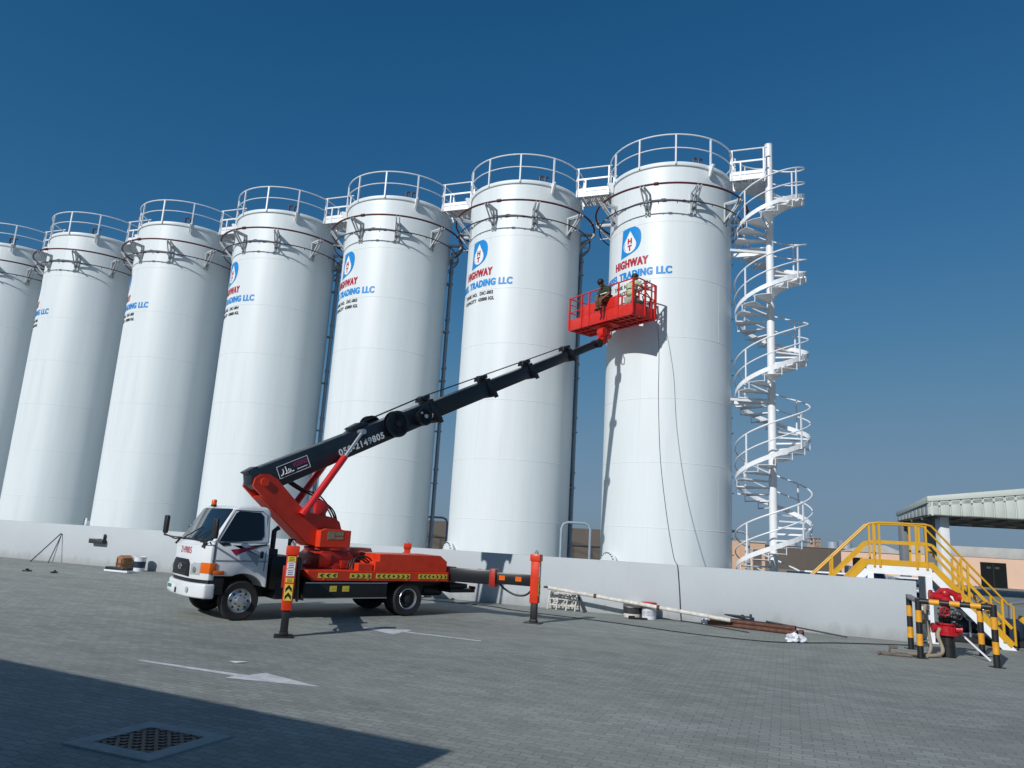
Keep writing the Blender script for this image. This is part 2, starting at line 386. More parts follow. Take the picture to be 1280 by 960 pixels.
# drain cover set in the paving
dr = empty('drain_cover', (-2.81, 6.64, 0), 0, 'square iron drain grating in a concrete frame, set in the shaded paving', 'drain cover')
q = [V((x + 2.81, y - 6.64, 0)) for x, y in ((-3.36, 6.37), (-3.08, 7.2), (-2.23, 6.88), (-2.59, 6.1))]
q[0] = q[1] + (q[3] - q[2])
def lerpq(a, b): return q[0] + (q[1] - q[0]) * a + (q[3] - q[0]) * b
m = MB()
for a0, a1, b0, b1 in ((0, 1, 0, .17), (0, 1, .83, 1), (0, .17, .17, .83), (.83, 1, .17, .83)):
    pts = [lerpq(a0, b0), lerpq(a1, b0), lerpq(a1, b1), lerpq(a0, b1)]
    m.prism([(p.x, p.y) for p in pts], XY, -.02, .012)
m.build('frame', M['conc'], dr)
m = MB(); pts = [lerpq(.17, .17), lerpq(.83, .17), lerpq(.83, .83), lerpq(.17, .83)]; m.prism([(p.x, p.y) for p in pts], XY, -.02, .005)
for i in range(9):
    for j in range(9):
        if (i + j) % 2: continue
        a, b = .20 + .6 * i / 8, .20 + .6 * j / 8; pts = [lerpq(a - .026, b - .026), lerpq(a + .026, b - .026), lerpq(a + .026, b + .026), lerpq(a - .026, b + .026)]
        m.prism([(p.x, p.y) for p in pts], XY, .005, .013)
m.build('grating', M['iron'], dr)

# ------------------------------------------------------------------ bund wall
W = V((.9354, -.3536, 0)); NW = V((.3536, .9354, 0)); WP = V((0, 20.761, 0)); WANG = math.atan2(W.y, W.x)
def wl(a, off=0, z=0): return WP + W * a + NW * off + V((0, 0, z))
bw = empty('bund_wall', wl(0), WANG, 'long low grey painted concrete wall in front of the row of tanks', 'wall')
WE = 10.06
m = MB(); m.prism([(-46, 0), (WE, 0), (WE, 1.335), (-46, 1.285)], XZ, 0, .2, .012); m.build('front_wall', M['wall'], bw)
m = MB(); m.box((WE - .1, 10.2, .66), (.2, 19.99, 1.32), bev=.012); m.build('return_wall', M['wall'], bw)

# ------------------------------------------------------------------ storage tanks
TR, TH = 2.072, 14.12
T1 = V((5.224, 24.306, 0)); TS = V((-5.068, 1.889, 0))
def ring_pts(r, z, n=72, a0=0): return [(r * math.cos(2 * PI * i / n + a0), r * math.sin(2 * PI * i / n + a0), z) for i in range(n)]
def make_tank():
    t = empty('storage_tank', T1)
    m = MB(); prof = [(TR + .06, 0), (TR + .06, .06), (TR, .065)]
    seams = [.35, 2.29, 4.25, 6.23, 8.18, 10.13, 12.06]
    for z in seams: prof += [(TR, z - .012), (TR + .006, z - .006), (TR + .006, z + .006), (TR, z + .012)]
    prof += [(TR, 13.98), (TR + .045, 13.99), (TR + .05, 14.0), (TR + .05, 14.10), (TR + .04, 14.12), (TR - .05, 14.12), (0, 14.42)]
    m.lathe(prof, n=128)
    for k, (za, zb) in enumerate(zip(seams, seams[1:] + [13.9])):          # staggered vertical welds
        for a in (-100 + 47 * (k % 3), 20 + 47 * (k % 3), 140 + 47 * (k % 3)):
            c, s_ = math.cos(R_(a)), math.sin(R_(a)); m.span((c * TR, s_ * TR, za + .02), (c * TR, s_ * TR, zb - .02), .012, .006, (c, s_, 0))
    m.build('shell', M['tank'], t, 30)
    # handrail round the roof edge
    m = MB(); rr = TR + .07
    m.tube(ring_pts(rr, 15.08, 64), .024, 8, True); m.tube(ring_pts(rr, 14.60, 64), .019, 8, True)
    hr = m.build('guardrail', M['white'], t)
    for i in range(11):
        a = R_(-98 + 360 / 11 * i); c, s_ = math.cos(a), math.sin(a)
        m = MB(); m.span((rr * c, rr * s_, 14.02), (rr * c, rr * s_, 15.07), .05, .05, (c, s_, 0)); m.build('post', M['white'], hr)
    for a in (-66, 110, 190):                                            # bracing plates under some posts
        c, s_ = math.cos(R_(a)), math.sin(R_(a))
        m = MB(); f = lambda u, v, w_: V((c * u - s_ * w_, s_ * u + c * w_, v))
        m.prism([(TR + .04, 13.72), (TR + .10, 13.72), (TR + .27, 14.05), (TR + .24, 14.10), (TR + .04, 14.10)], f, -.03, .03); m.build('bracket_plate', M['white'], t)
    # two sprinkler rings
    m = MB(); m.tube(ring_pts(2.60, 13.12, 80), .035, 8, True)
    for a in (-112, -20, 68, 160): c, s_ = math.cos(R_(a)), math.sin(R_(a)); m.tube([(2.6 * c + s_ * .07, 2.6 * s_ - c * .07, 13.12), (2.6 * c - s_ * .07, 2.6 * s_ + c * .07, 13.12)], .058, 10)
    m.build('sprinkler_ring', M['red_pipe'], t)
    m = MB(); m.tube(ring_pts(2.46, 12.57, 80), .022, 8, True)
    for a in (-106, -92, -14, 74, 166): c, s_ = math.cos(R_(a)), math.sin(R_(a)); m.tube([(2.46 * c + s_ * .05, 2.46 * s_ - c * .05, 12.57), (2.46 * c - s_ * .05, 2.46 * s_ + c * .05, 12.57)], .04, 8)
    for k in range(26):
        a = 2 * PI * k / 26; c, s_ = math.cos(a), math.sin(a); m.cyl((2.46 * c, 2.46 * s_, 12.555), (2.42 * c, 2.42 * s_, 12.50), .012, 6)
    m.build('sprinkler_ring', M['dark_pipe'], t)
    for k in range(9):
        a = R_(-162 + 40 * k); c, s_ = math.cos(a), math.sin(a); f = lambda r, tt, z: V((c * r - s_ * tt, s_ * r + c * tt, z))
        m = MB(); up = (c, s_, 0)
        m.span(f(TR + .02, -.06, 12.28), f(TR + .02, -.06, 13.05), .06, .05, up); m.span(f(TR + .02, .06, 12.28), f(TR + .02, .06, 13.05), .06, .05, up)
        for d in (-.06, .06):
            m.span(f(TR, d, 13.04), f(2.66, d, 13.055), .035, .07); m.span(f(TR, d, 12.42), f(2.60, d, 13.02), .03, .06)
        m.span(f(TR, 0, 12.525), f(2.50, 0, 12.525), .05, .03)
        m.build('ring_bracket', M['bracket'], t)
    # pair of riser pipes on the side
    rz = MB()
    for a, r_ in ((9, .055), (14, .075)):
        c, s_ = math.cos(R_(a)), math.sin(R_(a)); q_ = TR + .17
        rz.tube([(q_ * c, q_ * s_, .2), (q_ * c, q_ * s_, 12.4)] + ([(2.46 * c, 2.46 * s_, 12.57)] if a == 9 else [(q_ * c, q_ * s_, 12.95), (2.6 * c, 2.6 * s_, 13.12)]), r_, 10)
        for z in (1.6, 3.6, 5.6, 7.6, 9.6, 11.6): rz.span((TR * c, TR * s_, z), (q_ * c * 1.04, q_ * s_ * 1.04, z), .16, .03); rz.tube([(q_ * c, q_ * s_, z + .5), (q_ * c, q_ * s_, z + .56)], r_ + .03, 10)
    rz.build('riser_pipe', M['grey_pipe'], t)
    # manhole low on the side
    a = R_(-152); c, s_ = math.cos(a), math.sin(a); rot = Matrix(((-s_, 0, c), (c, 0, s_), (0, 1, 0)))
    m = MB(); m.lathe([(.30, -.08), (.30, .12), (.40, .12), (.40, .15), (.39, .152), (.39, .185), (.30, .19), (0, .20)], (TR * c, TR * s_, 1.12), 40, rot=rot)
    m.mi = 1
    for k in range(24):
        b_ = 2 * PI * k / 24; p = V((TR * c, TR * s_, 1.12)) + rot @ V((.355 * math.cos(b_), .355 * math.sin(b_), .19)); m.cyl(p, p + rot @ V((0, 0, .035)), .017, 6)
    m.build('manhole', [M['tank'], M['black']], t)
    m = MB()
    for x, y in ((.42, -1.55), (.62, -1.5)): m.tube([(x, y, 14.15), (x, y, 14.52), (x + .05, y, 14.58), (x + .12, y, 14.54)], .04, 8)
    m.build('vent_pipe', M['dark_pipe'], t)
    return t

def cylmap(c0, z0, dr=.004):
    # u along the shell (metres), measured from the angle c0 (degrees), v up
    def f(u, v):
        a = R_(c0) + u / TR; r = TR + dr
        return V((r * math.cos(a), r * math.sin(a), z0 + v))
    return f
DEG = TR * PI / 180
def lettering(t, num, top=0, whole=0):
    def row(txt, a0, a1, z0, z1, m, name, bold, fat=.011):
        # condensed bold lettering: the letters are thickened sideways by thin stacked coats of paint
        a0 += whole; a1 += whole; out = bmesh.new()
        for k, dx in enumerate((0, -fat, fat)):
            bm = text_mesh(txt, (a1 - a0) * DEG - 2 * fat, z1 - z0, bold, .09); f = cylmap(a0, z0, .004 + .0015 * k)
            for v in bm.verts: v.co = f(v.co.x + fat + dx, v.co.y)
            me = bpy.data.meshes.new('coat'); bm.to_mesh(me); bm.free(); out.from_mesh(me); bpy.data.meshes.remove(me)
        mb = MB(); mb.bm.free(); mb.bm = out; mb.build(name, m, t)
    # emblem: blue leaf with a white drop
    leaf = [(-.05, -.02), (.02, .98), (.20, 1.0), (.42, 1.02), (.56, 1.0), (.68, .93), (.76, .83), (.80, .69), (.80, .55), (.785, .42), (.74, .30), (.67, .20), (.56, .125), (.42, .075), (.25, .035), (.1, .005)]
    em = put(flat_poly([leaf], .08), cylmap(-150.3 + top + whole, 11.04), 'emblem', M['blue_ink'], t)
    cx, cy, r = .345, .385, .27
    drop = [(.365, .885)] + [(cx + r * math.cos(R_(a)), cy + r * .97 * math.sin(R_(a))) for a in range(35, -216, -10)]
    put(flat_poly([drop], .08), cylmap(-150.3 + top + whole, 11.04, .008), 'emblem_drop', M['white_ink'], em)
    arcp = [(cx + .245 * math.cos(R_(a)), cy + .235 * math.sin(R_(a))) for a in range(150, 231, 10)] + [(cx + .225 * math.cos(R_(a)), cy + .215 * math.sin(R_(a))) for a in range(230, 149, -10)]
    put(flat_poly([arcp], .08), cylmap(-150.3 + top + whole, 11.04, .012), 'emblem_glint', M['blue_ink'], em)
    for ch, v in (('H', .43), ('T', .19)):
        bm = text_mesh(ch, .18, .20, .06, .08); put(bm, (lambda v_: lambda a, b: cylmap(-150.3 + top + whole, 11.04, .012)(a + .265, b + v_))(v), 'emblem_letter', M['red_ink'], em)
    row('HIGHWAY', -160 + top, -120.6 + top, 10.655, 10.945, M['red_ink'], 'lettering', .04)
    row('DIESEL TRADING LLC', -180.5, -99.6, 10.262, 10.525, M['blue_ink'], 'lettering', .04)
    row('TANK NO.  DIC-00%d' % num, -160.5, -118.5, 9.955, 10.085, M['black_ink'], 'lettering', .03, .005)
    row('CAPACITY  43000 IGL', -160.5, -117.0, 9.735, 9.865, M['black_ink'], 'lettering', .03, .005)

tank_labels = ['white storage tank with red work basket at its lettering, beside the spiral staircase',
 'white storage tank marked DIC-002, behind the upper boom',
 'white storage tank marked DIC-003, behind the middle of the boom',
 'white storage tank marked DIC-004, behind the truck turret',
 'white storage tank whose base shows just left of the truck cab',
 'white storage tank above the two leaning rods at the wall',
 'white storage tank cut off by the left edge of the photo']
proto = make_tank(); tanks = [proto]
for i in range(1, 7): tanks.append(copy_tree(proto))
for i, t in enumerate(tanks):
    t.location = T1 + TS * i; tag(t, tank_labels[i], 'storage tank', 'storage tanks in a row behind the wall'); lettering(t, i + 1, {4: -12, 5: -3}.get(i, 0), {5: -8.5, 6: -6}.get(i, 0))

# ------------------------------------------------------------------ roof catwalks
TW = (-TS).normalized(); TNv = V((-TW.y, TW.x, 0)); TANG = math.atan2(TW.y, TW.x)
def catwalk(loc, L, label, stair=False):
    c = empty('catwalk', loc, TANG, label, 'catwalk', None if stair else 'catwalks joining the tank tops')
    m = MB()
    for y in (-.4, .4): m.box((L / 2, y, 14.13), (L, .05, .18))
    for k in range(5): m.box((L * (k + .5) / 5, 0, 14.09), (.05, .76, .08))
    m.build('frame', M['white'], c)
    m = MB(); n = int(L / .06)
    for k in range(n): m.box((L * (k + .5) / n, 0, 14.175), (.036, .75, .03))
    m.build('deck', M['white_dirty'], c)
    for y in (-.42, .42):
        m = MB(); m.tube([(-.1, y, 15.15), (L + .1, y, 15.15)], .026, 8); m.span((-.05, y, 14.72), (L + .05, y, 14.72), .02, .06); m.span((0, y, 14.3), (L, y, 14.3), .012, .12)
        rl = m.build('railing', M['white'], c)
        for x in (.0, .28, L - .02): m = MB(); m.span((x, y, 14.1), (x, y, 15.14 if x != .28 else 14.72), .045, .045, (1, 0, 0)); m.build('post', M['white'], rl)
    return c
GAP = TS.length - 2 * (TR + .055)
names = ['boom basket tank and the DIC-002 tank', 'DIC-002 and DIC-003 tanks', 'DIC-003 and DIC-004 tanks', 'DIC-004 tank and its left neighbour', 'tanks left of the truck cab', 'two leftmost tanks']
for i in range(6): catwalk(T1 + TS * (i + 1) + TW * (TR + .055), GAP, 'white steel catwalk between the tops of the ' + names[i])

# ------------------------------------------------------------------ spiral staircase
SP = V((8.32, 23.15, 0)); SR = 1.1; PITCH = 2.71
FRONT = math.atan2(-SP.y, -SP.x); 
def hz(a): return 1.83 + (a - FRONT) / (2 * PI) * PITCH      # a measured continuously, FRONT at z = 1.83
def ha(z): return FRONT + (z - 1.83) / PITCH * 2 * PI
ss = empty('spiral_staircase', SP, 0, 'tall white steel spiral staircase round a single pole, right of the last tank', 'staircase')
m = MB(); m.cyl((0, 0, 0), (0, 0, 15.43), .125, 24); m.cyl((0, 0, 0), (0, 0, .02), .25, 24); m.cyl((0, 0, 15.43), (0, 0, 15.45), .135, 24); m.build('pole', M['white'], ss)
A0, A1 = ha(.15), ha(14.1); NS = 70; 
for k in range(NS):
    z = .15 + (13.95 - .15) * k / (NS - 1); a = ha(z); da = 2 * PI / (PITCH / .2) * 1.1
    m = MB(); P = [(.12 * math.cos(a), .12 * math.sin(a)), (SR * math.cos(a), SR * math.sin(a)), (SR * math.cos(a + da / 2), SR * math.sin(a + da / 2)), (SR * math.cos(a + da), SR * math.sin(a + da)), (.12 * math.cos(a + da), .12 * math.sin(a + da))]
    m.prism(P, XY, z - .012, z)
    m.span((.12 * math.cos(a), .12 * math.sin(a), z - .03), (SR * math.cos(a), SR * math.sin(a), z - .03), .012, .04); m.span((.12 * math.cos(a + da), .12 * math.sin(a + da), z - .025), (SR * math.cos(a + da), SR * math.sin(a + da), z - .025), .012, .03)
    m.span((SR * math.cos(a + da), SR * math.sin(a + da), z - .03), (SR * math.cos(a + da), SR * math.sin(a + da), z + .19), .025, .02)
    m.build('tread', M['white'], ss)
def helix(r, dz, a0, a1, n): return [(r * math.cos(a0 + (a1 - a0) * i / n), r * math.sin(a0 + (a1 - a0) * i / n), hz(a0 + (a1 - a0) * i / n) + dz) for i in range(n + 1)]
m = MB(); pa = helix(SR + .02, .08, A0, A1, 220)
for p, q_ in zip(pa, pa[1:]): m.span(p, q_, .02, .135)
m.build('stringer', M['white'], ss)
m = MB(); m.tube(helix(SR + .03, 1.08, A0, A1, 240), .026, 8); m.build('handrail', M['white'], ss)
m = MB(); m.tube(helix(SR + .03, .56, A0, A1, 240), .022, 8); m.build('midrail', M['white'], ss)
a = A0 + .02
while a < A1:
    m = MB(); c, s_ = math.cos(a), math.sin(a); m.span(((SR + .03) * c, (SR + .03) * s_, hz(a) - .02), ((SR + .03) * c, (SR + .03) * s_, hz(a) + 1.08), .045, .03, (c, s_, 0)); m.build('post', M['white'], ss)
    a += PI / 2
dirT = (T1 - SP).normalized(); dist = (T1 - SP).length - TR
for z in (11.5, 6.46):
    m = MB(); m.span(dirT * .1 + V((0, 0, z)), dirT * (dist + .02) + V((0, 0, z)), .10, .13); e2 = V((-dirT.y, dirT.x, 0))
    m.span(dirT * .1 + e2 * .06 + V((0, 0, z)), dirT * dist + e2 * .55 + V((0, 0, z)), .06, .08); m.build('tie_beam', M['white'], ss)
m = MB(); aT = A1; lp = [(0.12 * math.cos(aT), .12 * math.sin(aT))] + [((SR) * math.cos(aT + R_(d)), SR * math.sin(aT + R_(d))) for d in range(0, 100, 10)] + [(.12 * math.cos(aT + R_(90)), .12 * math.sin(aT + R_(90)))]
m.prism(lp, XY, 14.08, 14.12); m.build('landing', M['white'], ss)
m = MB()
for dz in (.52, 1.02): m.tube([((SR + .02) * math.cos(aT + R_(d)), (SR + .02) * math.sin(aT + R_(d)), 14.12 + dz) for d in range(0, 80, 8)], .025, 8)
for d in (0, 36, 72): m.span(((SR + .02) * math.cos(aT + R_(d)), (SR + .02) * math.sin(aT + R_(d)), 14.08), ((SR + .02) * math.cos(aT + R_(d)), (SR + .02) * math.sin(aT + R_(d)), 15.14), .045, .03)
m.build('landing_railing', M['white'], ss)
catwalk(T1 + TW * (TR + .055), (SP - T1).length - TR - .19, 'white steel catwalk from the last tank top to the spiral staircase', True)

# ------------------------------------------------------------------ boom lift truck
TO = V((-2.585, 17.345, 0)); TA = math.atan2(-.636, -.771)
tr = empty('boom_lift_truck', TO, TA, 'white cab truck with orange deck, four outriggers and long dark boom lifting a red basket', 'boom truck')
def hw(z): return .97 if z <= 1.4 else .97 - (z - 1.4) * .15
cab = empty('cab', (0, 0, 0)); cab.parent = tr
# lower body with wheel arch
ar = arc(3.64, .36, .50, 152, 28, 14)
low = [(4.28, .80), (4.28, 1.40), (3.22, 1.40), (3.20, .88)] + [(3.64 + .50 * math.cos(R_(a)), .36 + .50 * math.sin(R_(a))) for a in range(66, 154, 8)] + [(4.12, .80)]
low = [(4.28, .80), (4.28, 1.40), (3.22, 1.40), (3.20, .86)] + [(3.66 + .48 * math.cos(R_(a)), .38 + .48 * math.sin(R_(a))) for a in range(90, 118, 6)] + [(3.66 + .48 * math.cos(R_(a)), .38 + .48 * math.sin(R_(a))) for a in range(118, 119)] + [(4.0, .80)]
low = [(4.28, .80), (4.28, 1.40), (3.22, 1.40), (3.20, .62), (3.26, .62)] + arc(3.66, .36, .47, 150, 30, 14)[::1] 
low = [(3.20, .60)] + [(x, z) for x, z in arc(3.66, .36, .49, 150, 64, 12)] + [(4.02, .80), (4.28, .80), (4.28, 1.40), (3.22, 1.40)]
m = MB(); m.prism(low, XZ, -.97, .97, .02); m.build('body', M['cabw'], cab)
upp = [(4.30, 1.40), (3.94, 2.02), (3.86, 2.07), (3.60, 2.105), (3.30, 2.09), (3.23, 2.03), (3.22, 1.40)]
m = MB(); m.prism(upp, lambda u, v, t: V((u, t * hw(v), v)), -1, 1, .05, 4); m.build('roof', M['cabw'], cab)
fx = lambda y: 4.50 - .20 * (abs(y) / .97) ** 3
yy = [-.97 + 1.94 * i / 24 for i in range(25)]
m = MB(); m.prism([(fx(y), y) for y in yy] + [(4.20, .97), (4.20, -.97)], XY, .72, 1.33, .015)
m.prism([(fx(y) - .02, y * .985) for y in yy] + [(4.18, .95), (4.18, -.95)], lambda u, v, t: V((u - (.10 if t > 1.4 else 0), v, t)), 1.33, 1.42)
m.build('front_panel', M['cabw'], cab)
m = MB(); m.prism([(fx(y) + .05, y * 1.02) for y in yy] + [(4.16, .985), (4.16, -.985)], XY, .40, .66, .035, 3); bp = m.build('bumper', M['cabw'], cab)
m = MB(); m.prism([(fx(y) - .01, y) for y in yy] + [(4.2, .95), (4.2, -.95)], XY, .62, .73); m.build('bumper_gap', M['black'], cab)
m = MB(); m.box((4.545, -.28, .51), (.02, .44, .13), bev=.005); pl = m.build('licence_plate', M['bag'], bp)
m = MB(); m.box((4.557, -.36, .535), (.006, .22, .06)); m.build('plate_band', M['green'], pl)
m = MB(); m.box((4.548, .0, .48), (.02, .10, .10), bev=.01); m.build('bumper_slot', M['black'], bp)
for y in (-.62, .55):
    m = MB(); m.lathe([(.055, 0), (.055, .015), (.04, .02), (0, .02)], (fx(y) + .05, y, .53), 20, rot=Matrix(((0, 0, 1), (1, 0, 0), (0, 1, 0)))); m.build('fog_lamp', M['lampglass'], bp)
# grille
m = MB(); m.prism([(y, z) for y, z in ((-.46, .76), (.46, .76), (.44, .98), (.36, 1.06), (-.36, 1.06), (-.44, .98))], lambda u, v, t: V((t, u, v)), 4.47, 4.515, .01); gr = m.build('grille', M['black'], cab)
m = MB()
for z in (.80, .86, .98): m.box((4.518, 0, z), (.012, .78, .022))
m.build('grille_bar', M['iron'], gr)
m = MB(); m.tube([(4.526, .085 * math.cos(t), .915 + .05 * math.sin(t)) for t in [2 * PI * i / 24 for i in range(24)]], .009, 6, True)
m.span((4.526, -.045, .88), (4.526, -.025, .95), .014, .012); m.span((4.526, .025, .88), (4.526, .045, .95), .014, .012); m.span((4.526, -.033, .905), (4.526, .033, .925), .012, .012); m.build('badge', M['chrome'], gr)
for s in (-1, 1):
    m = MB(); m.prism([(fx(y) + .008, s * y) for y in (.50, .60, .70, .78)] + [(4.15, s * .78), (4.15, s * .50)], lambda u, v, t: V((u, v, t + (.04 if abs(v) > .55 else 0) * (1 if t > .9 else 0))), .80, .98, .006)
    hl = m.build('headlight', M['lampglass'], cab)
    m = MB(); m.lathe([(.055, 0), (.058, .012), (.045, .016), (0, .010)], (fx(.62) + .006, s * .62, .89), 18, rot=Matrix(((0, 0, 1), (1, 0, 0), (0, 1, 0)))); m.build('reflector', M['chrome'], hl)
    m = MB(); m.prism([(fx(y) + .010, s * y) for y in (.79, .85, .90, .95, .985)] + [(4.18, s * .985), (4.18, s * .79)], XY, .84, 1.03, .006); m.build('indicator', M['amber'], cab)
    m = MB(); m.box((4.13, s * .975, .86), (.20, .03, .075), bev=.012); m.build('side_marker', M['amber'], cab)
# doors: seam, handle, window, stripe, step
for s in (1, -1):
    f = lambda u, v, t, s=s: V((u, s * (hw(v) + t), v))
    m = MB(); wpoly = [(4.13, 1.40), (4.20, 1.44), (3.90, 1.96), (3.84, 1.995), (3.45, 1.995), (3.37, 1.93), (3.34, 1.50), (3.42, 1.44)]
    m.prism([(4.19, 1.425), (3.91, 1.95), (3.85, 1.99), (3.44, 1.985), (3.375, 1.92), (3.345, 1.55), (3.40, 1.47), (3.9, 1.42)], f, .001, .008); dw = m.build('side_window', M['glass'], cab)
    m = MB(); m.prism([(4.12, 1.345), (3.98, 1.36), (3.99, 1.40), (4.20, 1.4)], f, .001, .007)
    m.build('window_corner', M['glass'], dw)
    m = MB(); m.tube([f(u, v, .004) for u, v in [(4.245, .82), (4.25, 1.38), (3.95, 2.005), (3.40, 2.01), (3.30, 1.94), (3.28, 1.2), (3.29, .9)]], .006, 5); m.build('door_seam', M['black'], cab)
    m = MB(); m.box((3.36, s * .985, 1.20), (.06, .03, .13), bev=.012); m.build('door_handle', M['black'], cab)
    m = MB(); m.prism([(4.27, 1.068), (3.24, 1.06), (3.24, 1.092), (4.27, 1.09)], f, .001, .006); m.build('stripe', M['cabgrey'], cab)
    m = MB(); m.prism([(3.96, 1.28), (3.80, 1.30), (3.62, 1.33), (3.44, 1.355), (3.46, 1.325), (3.66, 1.26), (3.86, 1.18)], f, .001, .007); m.build('decal_red', M['cabred'], cab)
    m = MB(); m.prism([(3.93, 1.36), (3.78, 1.36), (3.42, .98), (3.40, 1.18), (3.60, 1.25)], f, .0005, .004); m.build('decal_grey', M['cabgrey'], cab)
    m = MB(); m.prism([(3.62, 1.36), (3.28, 1.40), (3.27, 1.385), (3.50, 1.33)], f, .001, .008); m.build('decal_black', M['black'], cab)
    m = MB(); m.box((4.15, s * .86, .62), (.30, .20, .30), bev=.02); m.box((4.14, s * .95, .55), (.22, .05, .03)); m.build('step', M['black'], cab)
m = MB(); m.prism([(-.86, 1.43), (.86, 1.43), (.80, 2.0), (.70, 2.03), (-.70, 2.03), (-.80, 2.0)], lambda u, v, t: V((4.315 - (v - 1.4) * .5806 + .03 * (1 - (u / .9) ** 2) * (1 if t > .01 else 0) + t, u, v)), -.03, .014, .006); ws = m.build('windscreen', M['wglass'], cab)
m = MB()
for y in (-.42, .30): m.span((4.40, y, 1.43), (4.21, y + .44, 1.66), .018, .014, (1, 0, 0))
m.box((4.38, 0, 1.415), (.06, 1.5, .03), bev=.01); m.build('wiper', M['black'], cab)
bc = MB(); bc.cyl((3.90, -.45, 2.06), (3.90, -.45, 2.10), .055, 16); bb = bc.build('beacon', M['black'], cab)
bc = MB(); bc.lathe([(.05, 2.10), (.052, 2.18), (.04, 2.20), (0, 2.205)], (3.90, -.45, 0), 20); bc.build('beacon_lens', M['amber'], bb)
for s, mx, my, mz in ((1, 4.36, 1.20, 1.65), (-1, 4.56, -1.14, 1.66)):
    m = MB(); m.box((mx, my, mz), (.07, .19, .36), bev=.03, seg=3); mi = m.build('mirror', M['black'], cab)
    m = MB(); m.box((mx - .037, my, mz + .02), (.006, .15, .28), bev=.002); m.build('mirror_glass', M['chrome'], mi)
    m = MB(); m.tube([(4.33, s * .80, 1.42), (4.42, s * .95, 1.42), (mx + .02, my - s * .02, 1.45), (mx + .02, my, mz - .1)], .014, 8); m.tube([(4.36, s * .55, 1.41), (4.46, s * .80, 1.39), (mx + .02, my - s * .05, 1.47)], .012, 8)
    m.span((4.36, s * .78, 1.40), (4.42, s * .82, 1.30), .05, .03); m.build('mirror_arm', M['black'], mi)
bm = text_mesh('050', .18, .085, .03); put(bm, lambda u, v: V((4.486, -.34 + u, 1.165 + v)), 'hood_number', M['cabgrey'], cab)
bm = text_mesh('2149805', .56, .125, .012, .03); put(bm, lambda u, v: V((fx(-.13 + u) + .005, -.13 + u, 1.165 + v)), 'hood_number', M['red_ink'], cab)

# wheels
def wheel(x, y, s, dual, rim):
    w_ = empty('wheel', (x, y, .36)); w_.parent = tr; rot = Matrix(((1, 0, 0), (0, 0, s), (0, 1, 0)))
    m = MB(); prof = [(.22, -.10), (.33, -.105), (.352, -.09), (.36, -.05), (.352, -.045), (.36, -.04), (.36, -.005), (.352, 0), (.36, .005), (.36, .04), (.352, .045), (.36, .05), (.352, .09), (.33, .105), (.27, .10), (.22, .095)]
    m.lathe(prof, n=48, rot=rot)
    if dual: m.lathe(prof, (0, -s * .25, 0), 48, rot=rot)
    m.build('tyre', M['rubber'], w_)
    m = MB()
    if rim == 'front': m.lathe([(.225, .085), (.215, .10), (.20, .085), (.185, .06), (.15, .075), (.10, .10), (.085, .10), (.08, .15), (.05, .16), (0, .16)], n=40, rot=rot)
    else:
        m.lathe([(.225, .085), (.215, .10), (.20, .09), (.195, .0)], n=40, rot=rot); m.mi = 2; m.lathe([(.195, .0), (.192, -.02), (.15, -.03), (.10, -.02), (.085, .02), (.08, .06), (.05, .07), (0, .07)], n=40, rot=rot)
    m.mi = 1
    for k in range(8):
        a = 2 * PI * k / 8; p = rot @ V((.155 * math.cos(a), .155 * math.sin(a), .064 if rim == 'front' else -.04)); m.cyl(p, p + rot @ V((0, 0, .016)), .022 if rim == 'front' else .025, 10)
    for k in range(6):
        a = 2 * PI * (k + .5) / 6; p = rot @ V((.10 * math.cos(a), .10 * math.sin(a), .09 if rim == 'front' else -.03)); m.cyl(p, p + rot @ V((0, 0, .03)), .012, 6)
    m.build('rim', [M['chrome'], M['black'], M['iron']], w_)
wheel(3.66, .84, 1, False, 'front'); wheel(3.66, -.84, -1, False, 'front'); wheel(.0, .86, 1, True, 'rear'); wheel(.0, -.86, -1, True, 'rear')
# chassis
m = MB()
for y in (-.36, .36): m.box((1.5, y, .58), (5.6, .09, .22))
for x in (-1.1, -.5, .6, 1.6, 2.6): m.box((x, 0, .58), (.10, .72, .14))
m.cyl((3.66, -.75, .36), (3.66, .75, .36), .06, 12); m.cyl((0, -.75, .36), (0, .75, .36), .08, 12); m.ball((0, 0, .36), .19); m.cyl((.2, 0, .40), (2.7, 0, .58), .05, 10)
m.box((3.3, 0, .62), (1.3, .7, .5)); m.cyl((-1.25, .3, .50), (-.75, .3, .50), .14, 14)
m.build('chassis', M['black'], tr)
m = MB(); m.box((2.79, 0, .86), (.62, 1.72, .62), bev=.02); m.box((2.72, .6, .52), (.5, .55, .30), bev=.02); m.tube([(2.95, .45, 1.1), (2.95, .45, 1.65), (2.86, .45, 1.72)], .05, 10); m.build('equipment_box', M['black'], tr)
m = MB(); m.box((3.02, .62, 1.22), (.14, .28, .18), bev=.02); m.build('air_filter', M['iron'], tr)
for s in (1, -1):
    m = MB(); m.box((1.48, s * .87, .54), (1.86, .20, .30), bev=.012); m.box((2.42, s * .84, .52), (.02, .24, .34)); sk = m.build('side_locker', M['black'], tr)
    m = MB(); m.box((1.48, s * .972, .69), (1.86, .012, .02)); m.box((1.48, s * .972, .39), (1.86, .012, .016)); m.build('trim_strip', M['alu'], sk)
    for x in (1.80, 1.52): m = MB(); m.box((x, s * .972, .575), (.15, .006, .11)); m.box((x, s * .976, .60), (.09, .004, .012)); m.box((x, s * .976, .57), (.11, .004, .012)); m.build('warning_sticker', M['sticker'], sk)
